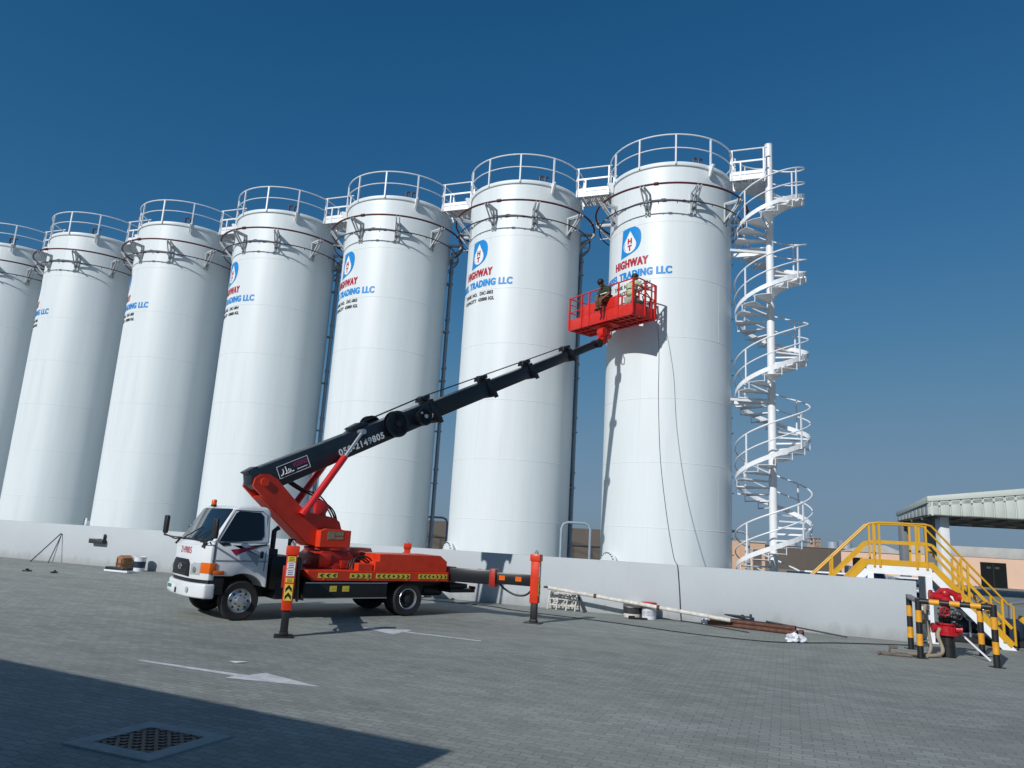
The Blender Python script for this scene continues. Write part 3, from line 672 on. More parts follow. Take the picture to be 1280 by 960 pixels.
# orange deck
m = MB(); m.prism([(2.40, .93), (-1.0, .93), (-1.0, .73), (2.28, .73), (2.40, .84)], XZ, -1.0, 1.0, .012); dk = m.build('deck', M['orange'], tr, sharp=18)
m = MB(); m.box((.7, 0, .70), (3.3, 1.5, .05)); m.build('subframe', M['black'], tr)
def chevron_strip(x0, x1, pat, s):
    m = MB(); m.box(((x0 + x1) / 2, s * 1.002, .835), (abs(x1 - x0), .006, .098)); st = m.build('chevron_sticker', M['sticker'], dk)
    m = MB(); n = len(pat); dx = (x1 - x0) / n
    for i, ch in enumerate(pat):
        xc = x0 + dx * (i + .5); h = .034; q_ = abs(dx) * .20
        if ch == 'o': m.prism(arc(xc, .835, .024, 0, 330, 10), XZ, s * 1.006, s * 1.009); continue
        d = 1 if (ch == '<') else -1                       # '<' points towards the cab (+x)
        m.prism([(xc + d * q_ * 1.5, .835), (xc - d * q_ * .2, .835 + h), (xc - d * q_ * 1.7, .835 + h), (xc, .835), (xc - d * q_ * 1.7, .835 - h), (xc - d * q_ * .2, .835 - h)], XZ, s * 1.006, s * 1.009)
    m.build('chevrons', M['black'], st)
for s in (1, -1):
    for x0, x1, pat in ((2.17, 1.75, '<<<'), (1.47, .97, 'o>>>'), (.86, .02, '<<<o>>>'), (-.2, -.96, '<<<o>>>')): chevron_strip(x0, x1, pat, s)
# hydraulic tanks on the deck
m = MB(); m.prism([(.90, .93), (-.95, .93), (-.95, 1.16), (-.76, 1.29), (.80, 1.29), (.80, 1.14), (.90, 1.13)], XZ, .10, .98, .012); m.build('machinery_cover', M['orange'], tr, sharp=18)
m = MB(); m.prism([(-.95, .93), (-.10, .93), (-.12, 1.20), (-.30, 1.36), (-.78, 1.36), (-.95, 1.22)], lambda u, v, t: V((t, u, v)), .30, 1.15, .012); m.build('hydraulic_tank', M['orange'], tr, sharp=18)
m = MB(); m.box((1.10, .75, 1.0), (.34, .4, .15), bev=.01); m.build('valve_cover', M['orange'], tr, sharp=18)
m = MB()
for k in range(3): m.tube(smooth([(1.35 - .02 * k, .62 + .07 * k, .95), (1.3 - .03 * k, .62 + .07 * k, 1.12 + .03 * k), (1.12 - .06 * k, .64 + .07 * k, 1.17 + .02 * k), (.95 - .05 * k, .66 + .06 * k, 1.10), (.85, .66 + .06 * k, 1.0)]), .018, 8)
m.build('deck_hose', M['hose'], tr)
# turret
BX = 1.55; bd = V((-.9985, -.0557, 0)); bn = V((-.0557, .9985, 0))
def B(s, z, t=0): return V((BX, 0, 0)) + bd * s + bn * t + V((0, 0, z))
BF = lambda u, v, t: B(u, v, t)
m = MB(); m.lathe([(.52, .93), (.52, 1.0), (.47, 1.01), (.42, 1.10), (.42, 1.30), (.48, 1.31), (.48, 1.36), (0, 1.36)], (BX, 0, 0), 40)
m.prism([(-.42, .93), (.5, .93), (.46, 1.12), (.32, 1.28), (-.3, 1.30), (-.42, 1.2)], BF, -.44, .44, .01); m.box((BX - .25, .50, 1.03), (.32, .10, .16), bev=.01); ped = m.build('turret_base', M['orange_dk'], tr)
m = MB(); m.prism([(-.41, .965), (-.16, .965), (-.13, 1.24), (-.41, 1.24)], BF, .45, .47, .004); m.build('gusset_plate', M['orange'], ped)
armp = [(-1.93, 2.50), (-1.90, 2.66), (-1.78, 2.75), (-1.60, 2.76), (-1.42, 2.68), (-1.02, 2.32), (-.72, 2.07), (-.30, 2.02), (-.02, 1.98), (.10, 1.90), (.16, 1.75), (.28, 1.72), (.28, 1.372), (-.42, 1.372), (-.62, 1.42), (-1.70, 2.30)]
m = MB()
for a, b_ in ((.20, .26), (-.26, -.20)): m.prism(armp, BF, a, b_, .008)
m.prism([(-1.72, 2.30), (-.60, 1.40), (-.40, 1.372), (.2, 1.38), (.2, 1.66), (-.4, 1.68), (-.62, 1.75), (-1.45, 2.42)], BF, -.198, .198); m.build('turret_arm', M['turret'], tr, sharp=18)
m = MB(); m.prism([(-.44, 1.366), (.29, 1.366), (.29, 1.73), (-.30, 1.75), (-.44, 1.70)], BF, .262, .46, .012); m.prism([(-.44, 1.366), (.29, 1.366), (.29, 1.73), (-.44, 1.73)], BF, -.46, -.262, .012); tb = m.build('turret_box', M['orange'], tr, sharp=18)
m = MB(); m.prism([(-.27, 1.53), (-.10, 1.54), (-.10, 1.70), (-.27, 1.69)], BF, .461, .467); m.prism([(-.08, 1.53), (.10, 1.54), (.10, 1.60), (-.08, 1.59)], BF, .461, .467); m.prism([(-.08, 1.61), (.10, 1.62), (.10, 1.70), (-.08, 1.69)], BF, .461, .467); m.build('load_chart', M['sticky2'], tb)
m = MB(); m.prism([(-.47, 1.98), (-.47, 2.33), (-.30, 2.33), (-.15, 2.20), (-.22, 2.06), (-.20, 1.98)], BF, .10, .20, .008); m.build('cylinder_lug', M['ramred'], tr)
m = MB(); m.cyl(B(-1.70, 2.60, -.30), B(-1.70, 2.60, .30), .085, 20); m.build('pivot_pin', M['orange'], tr)
for t_ in (.33, -.33):
    p0, p1, p2 = B(-.80, 2.04, t_), B(.02, 3.30, t_), B(.40, 3.90, t_)
    m = MB(); m.cyl(p0, p1, .075, 20); m.cyl(p0 - (p1 - p0).normalized() * .06, p0 + (p1 - p0).normalized() * .10, .095, 16); m.cyl(B(-.80, 2.04, t_ * .6), B(-.80, 2.04, t_ * 1.25), .06, 14); cy = m.build('lift_cylinder', M['ramred'], tr)
    m = MB(); m.cyl(p1, p2, .035, 14); m.cyl(B(.40, 3.90, t_ * .6), B(.40, 3.90, t_ * 1.2), .06, 14); m.build('cylinder_rod', M['alu'], cy)
m = MB(); m.box(B(-.98, 1.44, .30), (.12, .16, .14), bev=.02); m.tube([B(-.98, 1.37, .3), B(-.98, 1.2, .3), B(-.8, 1.1, .3)], .02, 8); m.build('work_lamp', M['iron'], tr)
for k, (dy, mm_) in enumerate(((.05, 'hose'), (.0, 'hose'), (-.06, 'hose'), (.11, 'hose'))):
    m = MB(); m.tube(smooth([B(.22, 1.70, dy), B(.05 - .03 * k, 2.12, dy), B(-.30 - .03 * k, 2.34 + .03 * k, dy * 1.3), B(-.75, 2.52, dy * 1.5), B(-1.05, 2.66, dy * 1.5)]), .017, 8); m.build('hydraulic_hose', M[mm_], tr)
for x in (2.05, 1.05, .1, -.7):
    m = MB(); m.cyl((x, 1.0, .765), (x, 1.012, .765), .022, 12); m.build('side_reflector', M['amber'], dk)
# boom
SL = .498; ba = math.atan(SL); bdir = lambda s: 3.5 + SL * s
def boomf(u, v, t):   # u along boom measured by horizontal s at the axis, v perpendicular
    return B(u - v * math.sin(ba), bdir(u) + v * math.cos(ba), t)
secs = [(-1.92, 2.45, .50, .40, 'navy'), (2.3, 4.25, .41, .34, 'boomblk'), (4.1, 5.78, .34, .28, 'boomblk'), (5.6, 7.38, .275, .23, 'boomblk'), (7.2, 8.80, .21, .18, 'boomblk')]
boom = None
for i, (a, b_, h, w_, mm) in enumerate(secs):
    m = MB(); c = h * .22
    if i == 0: poly = [(a + .05, h * .5), (b_, h * .47), (b_, -h * .47), (a + .55, -h * .55), (a + .05, -h * .30), (a - .02, -.02)]
    else: poly = [(a, h / 2), (b_, h / 2), (b_, -h / 2), (a, -h / 2)]
    m.prism(poly, boomf, -w_ / 2, w_ / 2, .014)
    o = m.build('boom_section', M[mm], tr)
    if i == 0: boom = o
    if i < 4:
        m = MB(); m.prism([(b_ - .10, h / 2 + .045), (b_ + .02, h / 2 + .045), (b_ + .05, -h / 2 - .05), (b_ - .07, -h / 2 - .05)], boomf, -w_ / 2 - .035, w_ / 2 + .035, .012)
        m.prism([(b_ - .28, h / 2 + .05), (b_ + .04, h / 2 + .05), (b_ + .06, h / 2 + .15), (b_ - .22, h / 2 + .16)], boomf, -.10, .10, .02); m.cyl(boomf(b_ - .1, h / 2 + .11, -.14), boomf(b_ - .1, h / 2 + .11, .14), .06, 14)
        m.prism([(b_ - .05, 0), (b_ + .06, -.02), (b_ + .10, -h / 2 - .09), (b_ - .02, -h / 2 - .09)], boomf, w_ / 2 + .03, w_ / 2 + .075, .01)
        m.build('boom_collar', M['boomblk'], tr)
m = MB(); tops = [(b_ - .1, h / 2 + .15) for a, b_, h, w_, mm in secs[:4]]
for t_ in (-.05, .06):
    for p, q_ in zip([(.3, .33)] + tops, tops): m.cyl(boomf(*p, t_), boomf(*q_, t_), .010, 6)
m.build('extension_cable', M['hose'], tr)
m = MB()
m.prism([(a, b) for a, b in ((-1.94, .26), (-1.72, .29), (-1.70, .24), (-1.9, .2))], boomf, -.17, .17, .01); m.build('end_cap', M['navy'], boom); m = MB(); m.prism([(.35, .25), (.75, .25), (.78, .30), (.62, .37), (.35, .34)], boomf, -.12, .16, .015); m.build('boom_bracket', M['navy'], boom)
def reel(s, v, r, t0, t1):
    c0, c1 = boomf(s, v, t0), boomf(s, v, t1); m = MB()
    m.cyl(c0, c0 + (c1 - c0) * .12, r, 28); m.cyl(c0 + (c1 - c0) * .88, c1, r, 28); m.cyl(c0, c1, r * .82, 24); m.cyl(c1, c1 + (c1 - c0) * .25, r * .22, 12)
    m.build('hose_reel', M['boomblk'], tr)
reel(1.33, .05, .31, .205, .36); reel(1.05, .12, .27, -.40, -.24); reel(2.02, -.02, .22, .225, .40)
m = MB(); m.cyl(boomf(2.02, -.02, .44), boomf(2.02, -.02, .455), .05, 14); m.cyl(boomf(1.96, .09, .40), boomf(1.96, .09, .415), .03, 10); m.build('reel_cap', M['alu'], tr)
m = MB(); m.box(boomf(2.30, -.08, .205), (.12, .012, .10)); m.build('boom_sticker', M['bag'], boom)
bm = text_mesh('050-2149805', 1.24, .155, .035); put(bm, lambda u, v: boomf(-.10 + u * .895, -.165 + v, .2045), 'phone_number', M['white_ink'], boom)
# framed sign on the boom: white script and a magenta word
m = MB(); f = lambda u, v, t=0: boomf(-1.40 + u * .895, -.12 + v, .203 + t)
for p, q_ in (((0, 0), (.72, .0)), ((.72, 0), (.72, .25)), ((.72, .25), (0, .25)), ((0, .25), (0, 0))): m.span(f(*p), f(*q_), .012, .006, bn)
sg = m.build('sign_frame', M['white_ink'], boom)
m = MB()
for path in ([(.04, .05), (.09, .06), (.12, .12), (.11, .17)], [(.12, .06), (.17, .05), (.19, .10), (.18, .20)], [(.19, .05), (.26, .06), (.28, .11), (.24, .13), (.23, .08), (.28, .04)], [(.28, .09), (.30, .05), (.34, .06)]):
    m.tube([f(u, v, .004) for u, v in path], .011, 6)
m.build('sign_script', M['white_ink'], sg)
bm = text_mesh('VOSSFSO', .34, .10, .03); put(bm, lambda u, v: f(.35 + u, .115 + v, .004), 'sign_word', mat('letter_magenta', (.40, .05, .17), .5), sg)
m = MB(); m.span(f(.42, .06, .004), f(.66, .06, .004), .02, .004, bn); m.build('sign_line', M['white_ink'], sg)

# outriggers
def outrigger(x0, y0, x1, y1, near):
    d = (V((x1, y1, 0)) - V((x0, y0, 0))); L = d.length; d.normalize(); n_ = V((-d.y, d.x, 0)); ang = math.atan2(d.y, d.x)
    og = empty('outrigger', (x0, y0, 0)); og.parent = tr
    q_ = lambda a, z, t=0: d * a + n_ * t + V((0, 0, z))
    m = MB(); m.span(q_(0, .885), q_(L * .62, .885), .22, .30, bev=.012); m.span(q_(L * .3, .885), q_(L - .06, .885), .16, .24, bev=.01); m.build('beam', M['boomblk'], og)
    m = MB(); m.span(q_(L * .57, .885), q_(L * .63, .885), .27, .38, bev=.01); m.build('beam_collar', M['orange_dk'], og)
    if near: 
        m = MB()
        for a in (.66, .82): m.span(q_(L * a, .90, .086 * (1 if near == 1 else -1)), q_(L * a + .14, .90, .086 * (1 if near == 1 else -1)), .008, .10)
        for a in (.66, .82): m.span(q_(L * a, .90, -.086), q_(L * a + .14, .90, -.086), .008, .10)
        m.build('beam_sticker', M['amber'], og)
    m = MB(); m.box(q_(L, .93), (.19, .17, 1.02), Matrix.Rotation(ang, 3, 'Z'), .015); m.box(q_(L, 1.38), (.235, .215, .15), Matrix.Rotation(ang, 3, 'Z'), .015); jk = m.build('jack_sleeve', M['orange'], og)
    m = MB(); m.box(q_(L, .26), (.135, .125, .50), Matrix.Rotation(ang, 3, 'Z'), .01); m.build('jack_leg', M['black'], og)
    m = MB(); m.box(q_(L, .012), (.36, .30, .022), Matrix.Rotation(ang, 3, 'Z'), .005); m.box(q_(L, .05), (.16, .15, .06), Matrix.Rotation(ang, 3, 'Z'), .01); m.build('foot_plate', M['black'], og)
    m = MB(); m.cyl(q_(L, 1.45), q_(L, 1.50), .045, 12); m.tube([q_(L - .02, 1.50, -.03), q_(L, 1.54), q_(L + .02, 1.50, .03)], .012, 6); m.build('lifting_eye', M['alu'], og)
    m = MB(); m.tube(smooth([q_(L * .62, .80, .14), q_(L * .68, .66, .15), q_(L * .80, .54, .16), q_(L * .92, .60, .14), q_(L - .02, .95, .12), q_(L - .02, 1.2, .1)]), .022, 8)
    m.tube([q_(L * .05, .98, .14), q_(L * .3, .93, .15), q_(L * .55, 1.0, .14)], .018, 8); m.build('hose', M['hose'], og)
    return og, q_, L, n_, d
NEARC = (TO + V((0, 0, 0)))
og, q_, L, n_, d_ = outrigger(2.62, .70, 3.65, 2.99, 1)
def post_sticker(og, q_, L, face, items):
    # face: unit offset direction of the sleeve side that looks at the yard
    for z0, z1, mm, chev in items:
        e = V((-face.y, face.x, 0)); c = q_(L, (z0 + z1) / 2)
        m = MB(); rot = Matrix((e, face, V((0, 0, 1)))).transposed(); m.box(c + face * .0985, (.13, .006, z1 - z0), rot); st = m.build('jack_sticker', M[mm], og)
        m = MB()
        if chev:
            for k in range(2):
                zc = z0 + (z1 - z0) * (.28 + .46 * k); h = .06; f2 = lambda u, v, t: c + e * u + face * (.102 + t) + V((0, 0, v - c.z))
                m.prism([(0, zc + h), (.05, zc), (.05, zc - h), (0, zc), (-.05, zc - h), (-.05, zc)], f2, 0, .003)
        else:
            for k in range(3): m.box(c + face * .103 + V((0, 0, (k - 1) * (z1 - z0) * .28)), (.085, .003, (z1 - z0) * .10), rot)
        m.build('sticker_marks', M['black'], st)
items = [(1.20, 1.285, 'sticker', 0), (1.09, 1.19, 'bag', 0), (.97, 1.08, 'bag', 0), (.87, .94, 'sticker', 0), (.58, .84, 'sticker', 1)]
post_sticker(og, q_, L, d_, items)
og, q_, L, n_, d_ = outrigger(-.95, .55, -2.16, 2.64, 1); post_sticker(og, q_, L, d_, items)
for a in ((2.62, -.70, 3.0, -1.30, 0), (-.95, -.55, -2.16, -2.64, 0)):
    og, q_, L, n_, d_ = outrigger(*a); post_sticker(og, q_, L, d_, items)
m = MB(); m.box((-1.12, 0, .885), (.26, 1.9, .34), bev=.012); m.build('rear_crossmember', M['orange_dk'], tr)
m = MB(); m.box((-1.42, .2, .62), (.5, 1.3, .10), bev=.02); m.box((-1.5, .3, .52), (.7, 1.2, .08)); m.box((-1.55, .65, .56), (.10, .3, .10)); m.build('rear_bumper', M['black'], tr)
m = MB(); m.box((-1.40, .2, .73), (.55, 1.2, .03)); m.build('rear_tray', M['orange_dk'], tr)
for y in (-.5, .78): m = MB(); m.box((-1.86, y, .58), (.04, .22, .07), bev=.008); m.build('tail_lamp', M['redp'], tr)

# work basket (local axes: x along the long side away from the near right corner, y towards the tank)
bk = empty('work_basket'); bk.parent = tr
MW = Matrix.Translation(TO) @ Matrix.Rotation(TA, 4, 'Z'); BO = V((3.47, 21.13, 8.5)); BANG = R_(126.3)
lm = MW.inverted() @ (Matrix.Translation(BO) @ Matrix.Rotation(BANG, 4, 'Z')); bk.location = lm.to_translation(); bk.rotation_euler = lm.to_euler()
BL, BWd = 2.88, .97
ybk = lambda y: -y     # local -y points to the tank
m = MB()
for i in range(13): m.box((BL * (i + .5) / 13, -BWd / 2, .035), (.05, BWd - .06, .05))
for y in (.03, BWd / 3, 2 * BWd / 3, BWd - .03): m.box((BL / 2, -y, .02), (BL - .04, .06, .036))
m.build('floor_frame', M['basket'], bk)
m = MB(); m.box((BL / 2, -BWd / 2, .066), (BL - .04, BWd - .04, .006)); m.build('floor_sheet', M['basket'], bk)
def panel(p, q_, z0, z1, name='kick_panel'):
    m = MB(); m.span((p[0], p[1], (z0 + z1) / 2), (q_[0], q_[1], (z0 + z1) / 2), .025, z1 - z0, bev=.006); return m.build(name, M['basket'], bk)
panel((0, -.012), (BL, -.012), 0, .37); panel((BL - .012, -.03), (BL - .012, -BWd + .03), 0, .30); panel((.012, -.03), (.012, -BWd + .03), 0, .37); panel((0, -BWd + .012), (BL, -BWd + .012), 0, .30)
tp = panel((.62, -.012), (2.28, -.012), .37, .73, 'tall_panel')
m = MB(); m.box((1.0, .004, .55), (.44, .012, .32)); 
for i in range(9):
    for j in range(6): m.box((.82 + .045 * i, .012, .43 + .045 * j), (.014, .006, .014))
m.build('vent_grid', M['basket'], tp)
def rail(pts, r=.022, name='rail'):
    m = MB(); m.tube(pts, r, 8); return m.build(name, M['basket'], bk)
zt = 1.12
rail([(0, 0, zt), (2.30, 0, zt), (BL, 0, zt - .02)]); rail([(2.30, 0, .62), (BL, 0, .62)], .018)
rail([(0, -BWd, zt), (BL, -BWd, zt)]); rail([(0, -BWd, .62), (BL, -BWd, .62)], .018)
rail([(0, 0, zt), (0, -.25, zt + .06), (0, -.7, zt + .02), (0, -BWd, zt)]); rail([(0, 0, .72), (0, -.5, .70), (0, -BWd, .62)], .018)
rail([(BL, 0, zt - .02), (BL, -BWd, zt)]); rail([(BL, 0, .62), (BL, -BWd, .62)], .018); rail([(0, 0, .94), (0, -BWd, .90)], .016); rail([(BL, -BWd, .9), (BL, 0, .9)], .016)
for x, y, w_ in ((0, 0, .055), (.0, -BWd, .06), (BL, 0, .05), (BL, -BWd, .05), (2.28, 0, .06), (1.93, 0, .045), (1.12, 0, .03), (.62, 0, .04), (0, -.52, .05), (0, -.80, .035), (.7, -BWd, .045), (1.44, -BWd, .045), (2.16, -BWd, .045)):
    m = MB(); m.span((x, y, .02), (x, y, zt), w_, w_, (1, 0, 0)); m.build('post', M['basket'], bk)
m = MB(); m.box((1.45, -.14, .93), (.40, .14, .26), bev=.02); m.build('control_box', M['maroon'], bk)
m = MB(); m.box((2.9, -.5, .36), (.05, .9, .06)); m.build('rubber_buffer', M['rubber'], bk)
# swivel joint under the basket
m = MB(); m.lathe([(.20, -.03), (.20, -.10), (.13, -.12), (.13, -.28), (.18, -.30), (.18, -.40), (0, -.40)], (1.55, -.40, 0), 24); m.box((1.5, -.36, -.02), (.9, .5, .04)); m.lathe([(0, -.13), (.17, -.13), (.17, .13), (.09, .14), (.09, .19), (0, .19)], (1.50, -.26, -.26), 20, rot=Matrix(((0, 0, 1), (1, 0, 0), (0, 1, 0))))
m.build('swivel_joint', M['basket'], bk)
inv = bk.matrix_local.inverted() if False else lm.inverted()
tip = inv @ boomf(8.80, 0, 0)
m = MB(); m.span(tip, V((1.55, -.40, -.42)), .16, .22, bev=.02); m.span(tip + V((0, .09, 0)), V((1.45, -.30, -.22)), .05, .20, bev=.01); m.build('boom_yoke', M['basket'], bk)
m = MB(); m.cyl(inv @ boomf(8.62, 0, -.14), inv @ boomf(8.62, 0, .14), .13, 18); m.build('boom_end_collar', M['boomblk'], bk)
m = MB(); m.tube([(1.30, -.20, -.10), (1.18, -.12, -.25), (1.20, -.15, -.42), (1.32, -.2, -.45), (1.40, -.25, -.3)], .018, 8); m.build('loop_hose', M['hose'], bk)

MBK = Matrix.Translation(BO) @ Matrix.Rotation(BANG, 4, 'Z')
# ------------------------------------------------------------------ people
def hand(p, wrist, d, up, key):
    """five bent fingers rooted in a palm; returns joints and bones"""
    d = V(d).normalized(); up = V(up).normalized(); sd = d.cross(up).normalized(); P = V(wrist)
    pts = {key + 'palm': (P + d * .07, .030)}; ed = [(key + 'wrist', key + 'palm')]
    for i, (off, ln) in enumerate(((-.030, .070), (-.010, .080), (.010, .076), (.030, .060))):
        a, b_, c_ = key + 'f%da' % i, key + 'f%db' % i, key + 'f%dc' % i
        b0 = P + d * .10 + sd * off; b1 = b0 + (d * .8 - up * .6) * ln * .6; b2 = b1 + (d * .2 - up) * ln * .5
        pts[a] = (b0, .010); pts[b_] = (b1, .009); pts[c_] = (b2, .008); ed += [(key + 'palm', a), (a, b_), (b_, c_)]
    t0 = P + d * .045 - sd * .035; t1 = t0 + (d * .6 - sd * .7 - up * .3) * .045
    pts[key + 't0'] = (t0, .012); pts[key + 't1'] = (t1, .010); ed += [(key + 'palm', key + 't0'), (key + 't0', key + 't1')]
    return pts, ed
def person(loc, rz, J, label, shirt, trousers, sleeve):
    t = empty('person', loc, rz, label, 'person')
    j = {k: V(v) for k, v in J.items()}
    pts = {'pelvis': (j['pelvis'], .14), 'waist': (j['waist'], .125), 'chest': (j['chest'], .15), 'neck0': (j['neck'], .065), 'neck1': (j['neck'] + (j['head'] - j['neck']) * .35, .055),
           'head0': (j['head'] - (j['head'] - j['neck']).normalized() * .05, .078), 'head1': (j['head'] + (j['head'] - j['neck']).normalized() * .04, .092), 'head2': (j['head'] + (j['head'] - j['neck']).normalized() * .11, .06)}
    ed = [('pelvis', 'waist'), ('waist', 'chest'), ('chest', 'neck0'), ('neck0', 'neck1'), ('neck1', 'head0'), ('head0', 'head1'), ('head1', 'head2')]
    fd = j['face'].normalized(); pts['nose'] = (j['head'] - V((0, 0, .01)) + fd * .115, .016); ed.append(('head0', 'nose'))
    for s, k in ((1, 'l'), (-1, 'r')):
        pts[k + 'sh'] = (j[k + 'sh'], .065); pts[k + 'el'] = (j[k + 'el'], .045); pts[k + 'wrist'] = (j[k + 'wr'], .030)
        ed += [('chest', k + 'sh'), (k + 'sh', k + 'el'), (k + 'el', k + 'wrist')]
        hp, he = hand(None, j[k + 'wr'], j[k + 'wr'] - j[k + 'el'] + V((0, 0, .001)), (0, .2, 1), k); pts.update(hp); ed += he
        pts[k + 'hip'] = (j[k + 'hip'], .095); pts[k + 'kn'] = (j[k + 'kn'], .062); pts[k + 'an'] = (j[k + 'an'], .042); pts[k + 'toe'] = (j[k + 'toe'], .035)
        ed += [('pelvis', k + 'hip'), (k + 'hip', k + 'kn'), (k + 'kn', k + 'an'), (k + 'an', k + 'toe')]
    skin_obj('body', pts, ed, M['skin'], t, 1)
    hu = (j['head'] - j['neck']).normalized()
    m = MB(); m.ball(j['head'] + hu * .055 - fd * .022, .112, (1, 1, .98), 10); m.build('hair', M['hair'], t)
    sd_ = hu.cross(fd).normalized()
    for s in (1, -1):
        m = MB(); m.ball(j['head'] + fd * .088 + sd_ * .034 * s + hu * .01, .011); m.build('eye', M['eye'], t)
        m = MB(); m.ball(j['head'] + sd_ * .098 * s, .028, (.6, .6, 1)); m.build('ear', M['skin'], t)
    m = MB(); m.box(j['head'] + fd * .088 - hu * .055, (.04, .012, .010)); m.build('mouth', M['maroon'], t)
    sp = {'pelvis': (j['pelvis'] + V((0, 0, .06)), .155), 'waist': (j['waist'], .145), 'chest': (j['chest'], .172), 'neck0': (j['neck'] - hu * .02, .08)}; se = [('pelvis', 'waist'), ('waist', 'chest'), ('chest', 'neck0')]
    for k in 'lr':
        sp[k + 'sh'] = (j[k + 'sh'], .082); sp[k + 'el'] = (j[k + 'sh'] + (j[k + 'el'] - j[k + 'sh']) * (.95 if sleeve else .6), .060); se += [('chest', k + 'sh'), (k + 'sh', k + 'el')]
    skin_obj('vest', sp, se, M[shirt], t, 1)
    m = MB(); c = (j['waist'] + j['chest']) / 2; ax = (j['chest'] - j['waist']).normalized(); e1 = ax.cross(V((0, 1, 0))).normalized(); e2 = ax.cross(e1)
    m.tube([c + e1 * .178 * math.cos(a) + e2 * .165 * math.sin(a) for a in [2 * PI * i / 20 for i in range(20)]], .022, 6, True); m.build('reflective_band', M['reflect'], t)
    pp = {'pelvis': (j['pelvis'], .15)}; pe = []
    for k in 'lr':
        pp[k + 'hip'] = (j[k + 'hip'], .112); pp[k + 'kn'] = (j[k + 'kn'], .080); pp[k + 'an'] = (j[k + 'kn'] + (j[k + 'an'] - j[k + 'kn']) * .86, .062)
        pe += [('pelvis', k + 'hip'), (k + 'hip', k + 'kn'), (k + 'kn', k + 'an')]
    skin_obj('trousers', pp, pe, M[trousers], t, 1)
    for k in 'lr':
        sh = {'a': (j[k + 'an'] - (j[k + 'toe'] - j[k + 'an']) * .25, .050), 'b': (j[k + 'an'] + (j[k + 'toe'] - j[k + 'an']) * .5, .048), 'c': (j[k + 'toe'] + (j[k + 'toe'] - j[k + 'an']) * .25, .036)}
        skin_obj('shoe', sh, [('a', 'b'), ('b', 'c')], M['shoe'], t, 1)
    return t
# local axes of the basket: +y outwards (to the camera), -y to the tank
def bw_(x, y, z): return MBK @ V((x, y, z))
person(bw_(.36, -.30, .09), BANG, dict(pelvis=(0, .02, .52), waist=(0, .0, .70), chest=(0, -.05, .94), neck=(0, -.08, 1.10), head=(0, -.13, 1.22), face=(0, -1, -.1),
    lsh=(-.19, -.05, 1.02), lel=(-.27, -.22, .86), lwr=(-.18, -.42, 1.0), rsh=(.19, -.05, 1.02), rel=(.28, -.20, .84), rwr=(.16, -.40, .90),
    lhip=(-.10, .0, .48), lkn=(-.14, -.36, .42), lan=(-.14, -.10, .09), ltoe=(-.15, -.26, .05), rhip=(.10, .0, .48), rkn=(.14, -.30, .40), ran=(.15, -.05, .09), rtoe=(.16, -.20, .05)),
    'person crouching in the red basket in a pale green vest and khaki trousers', 'vest_lime', 'khaki', True)
person(bw_(1.20, -.03, .27), BANG, dict(pelvis=(0, -.04, .44), waist=(0, -.02, .58), chest=(0, .06, .74), neck=(0, .12, .84), head=(0, .22, .91), face=(0, .55, -.85),
    lsh=(.18, .05, .76), lel=(.24, .14, .56), lwr=(.14, .26, .44), rsh=(-.18, .05, .76), rel=(-.25, .12, .56), rwr=(-.16, .24, .42),
    lhip=(.09, .02, .42), lkn=(.11, .30, .40), lan=(.08, .24, .08), ltoe=(.09, .36, .04), rhip=(-.09, .02, .42), rkn=(-.07, .30, .39), ran=(-.04, .25, .09), rtoe=(-.05, .37, .05)),
    'person in a dark green vest sitting on the red basket panel with feet hanging outside', 'vest_green', 'brown_cloth', True)
def bucket(name, loc, label, c1, c2, r=.14, h=.30, group=None, cat='bucket'):
    t = empty(name, loc, random.random() * 6, label, cat, group)
    m = MB(); m.lathe([(0, .0), (r * .88, 0), (r, h * .95), (r * 1.05, h * .95), (r * 1.05, h), (r * .97, h), (r * .9, h * .9), (0, h * .88)], n=24); m.build('pail', M[c1], t)
    m = MB(); m.lathe([(r * .935, h * .32), (r * .985, h * .72)], n=24) if False else m.lathe([(r * .925, h * .25), (r * .975, h * .68)], n=24); m.build('printed_band', M[c2], t)
    m = MB(); m.tube([(r * 1.06 * math.cos(a), 0, h * .93 - abs(math.sin(a)) * h * .35) for a in [PI * i / 12 for i in range(13)]], .005, 6); m.build('handle', M['alu'], t)
    return t
bucket('paint_pail', bw_(.95, -.62, .07), 'white paint pail on the basket floor between the two men', 'bag', 'maroon', .16, .38)
cm = empty('paint_sprayer', bw_(.30, -.82, .07), BANG, 'black and silver paint sprayer at the right end of the red basket', 'paint sprayer')
m = MB(); m.tube([(-.22, 0, .12), (.22, 0, .12)], .10, 14); m.build('air_tank', M['iron'], cm)
m = MB(); m.box((0, 0, .32), (.30, .22, .2), bev=.02); m.build('motor', M['bag'], cm)
m = MB(); m.lathe([(.07, .42), (.07, .55), (.05, .57), (0, .57)], (.05, 0, 0), 16); m.tube([(-.2, .0, .25), (-.3, .08, .6), (-.15, .1, .8), (.0, .1, .7), (-.1, .12, .45)], .02, 8); m.build('pump', M['black'], cm)
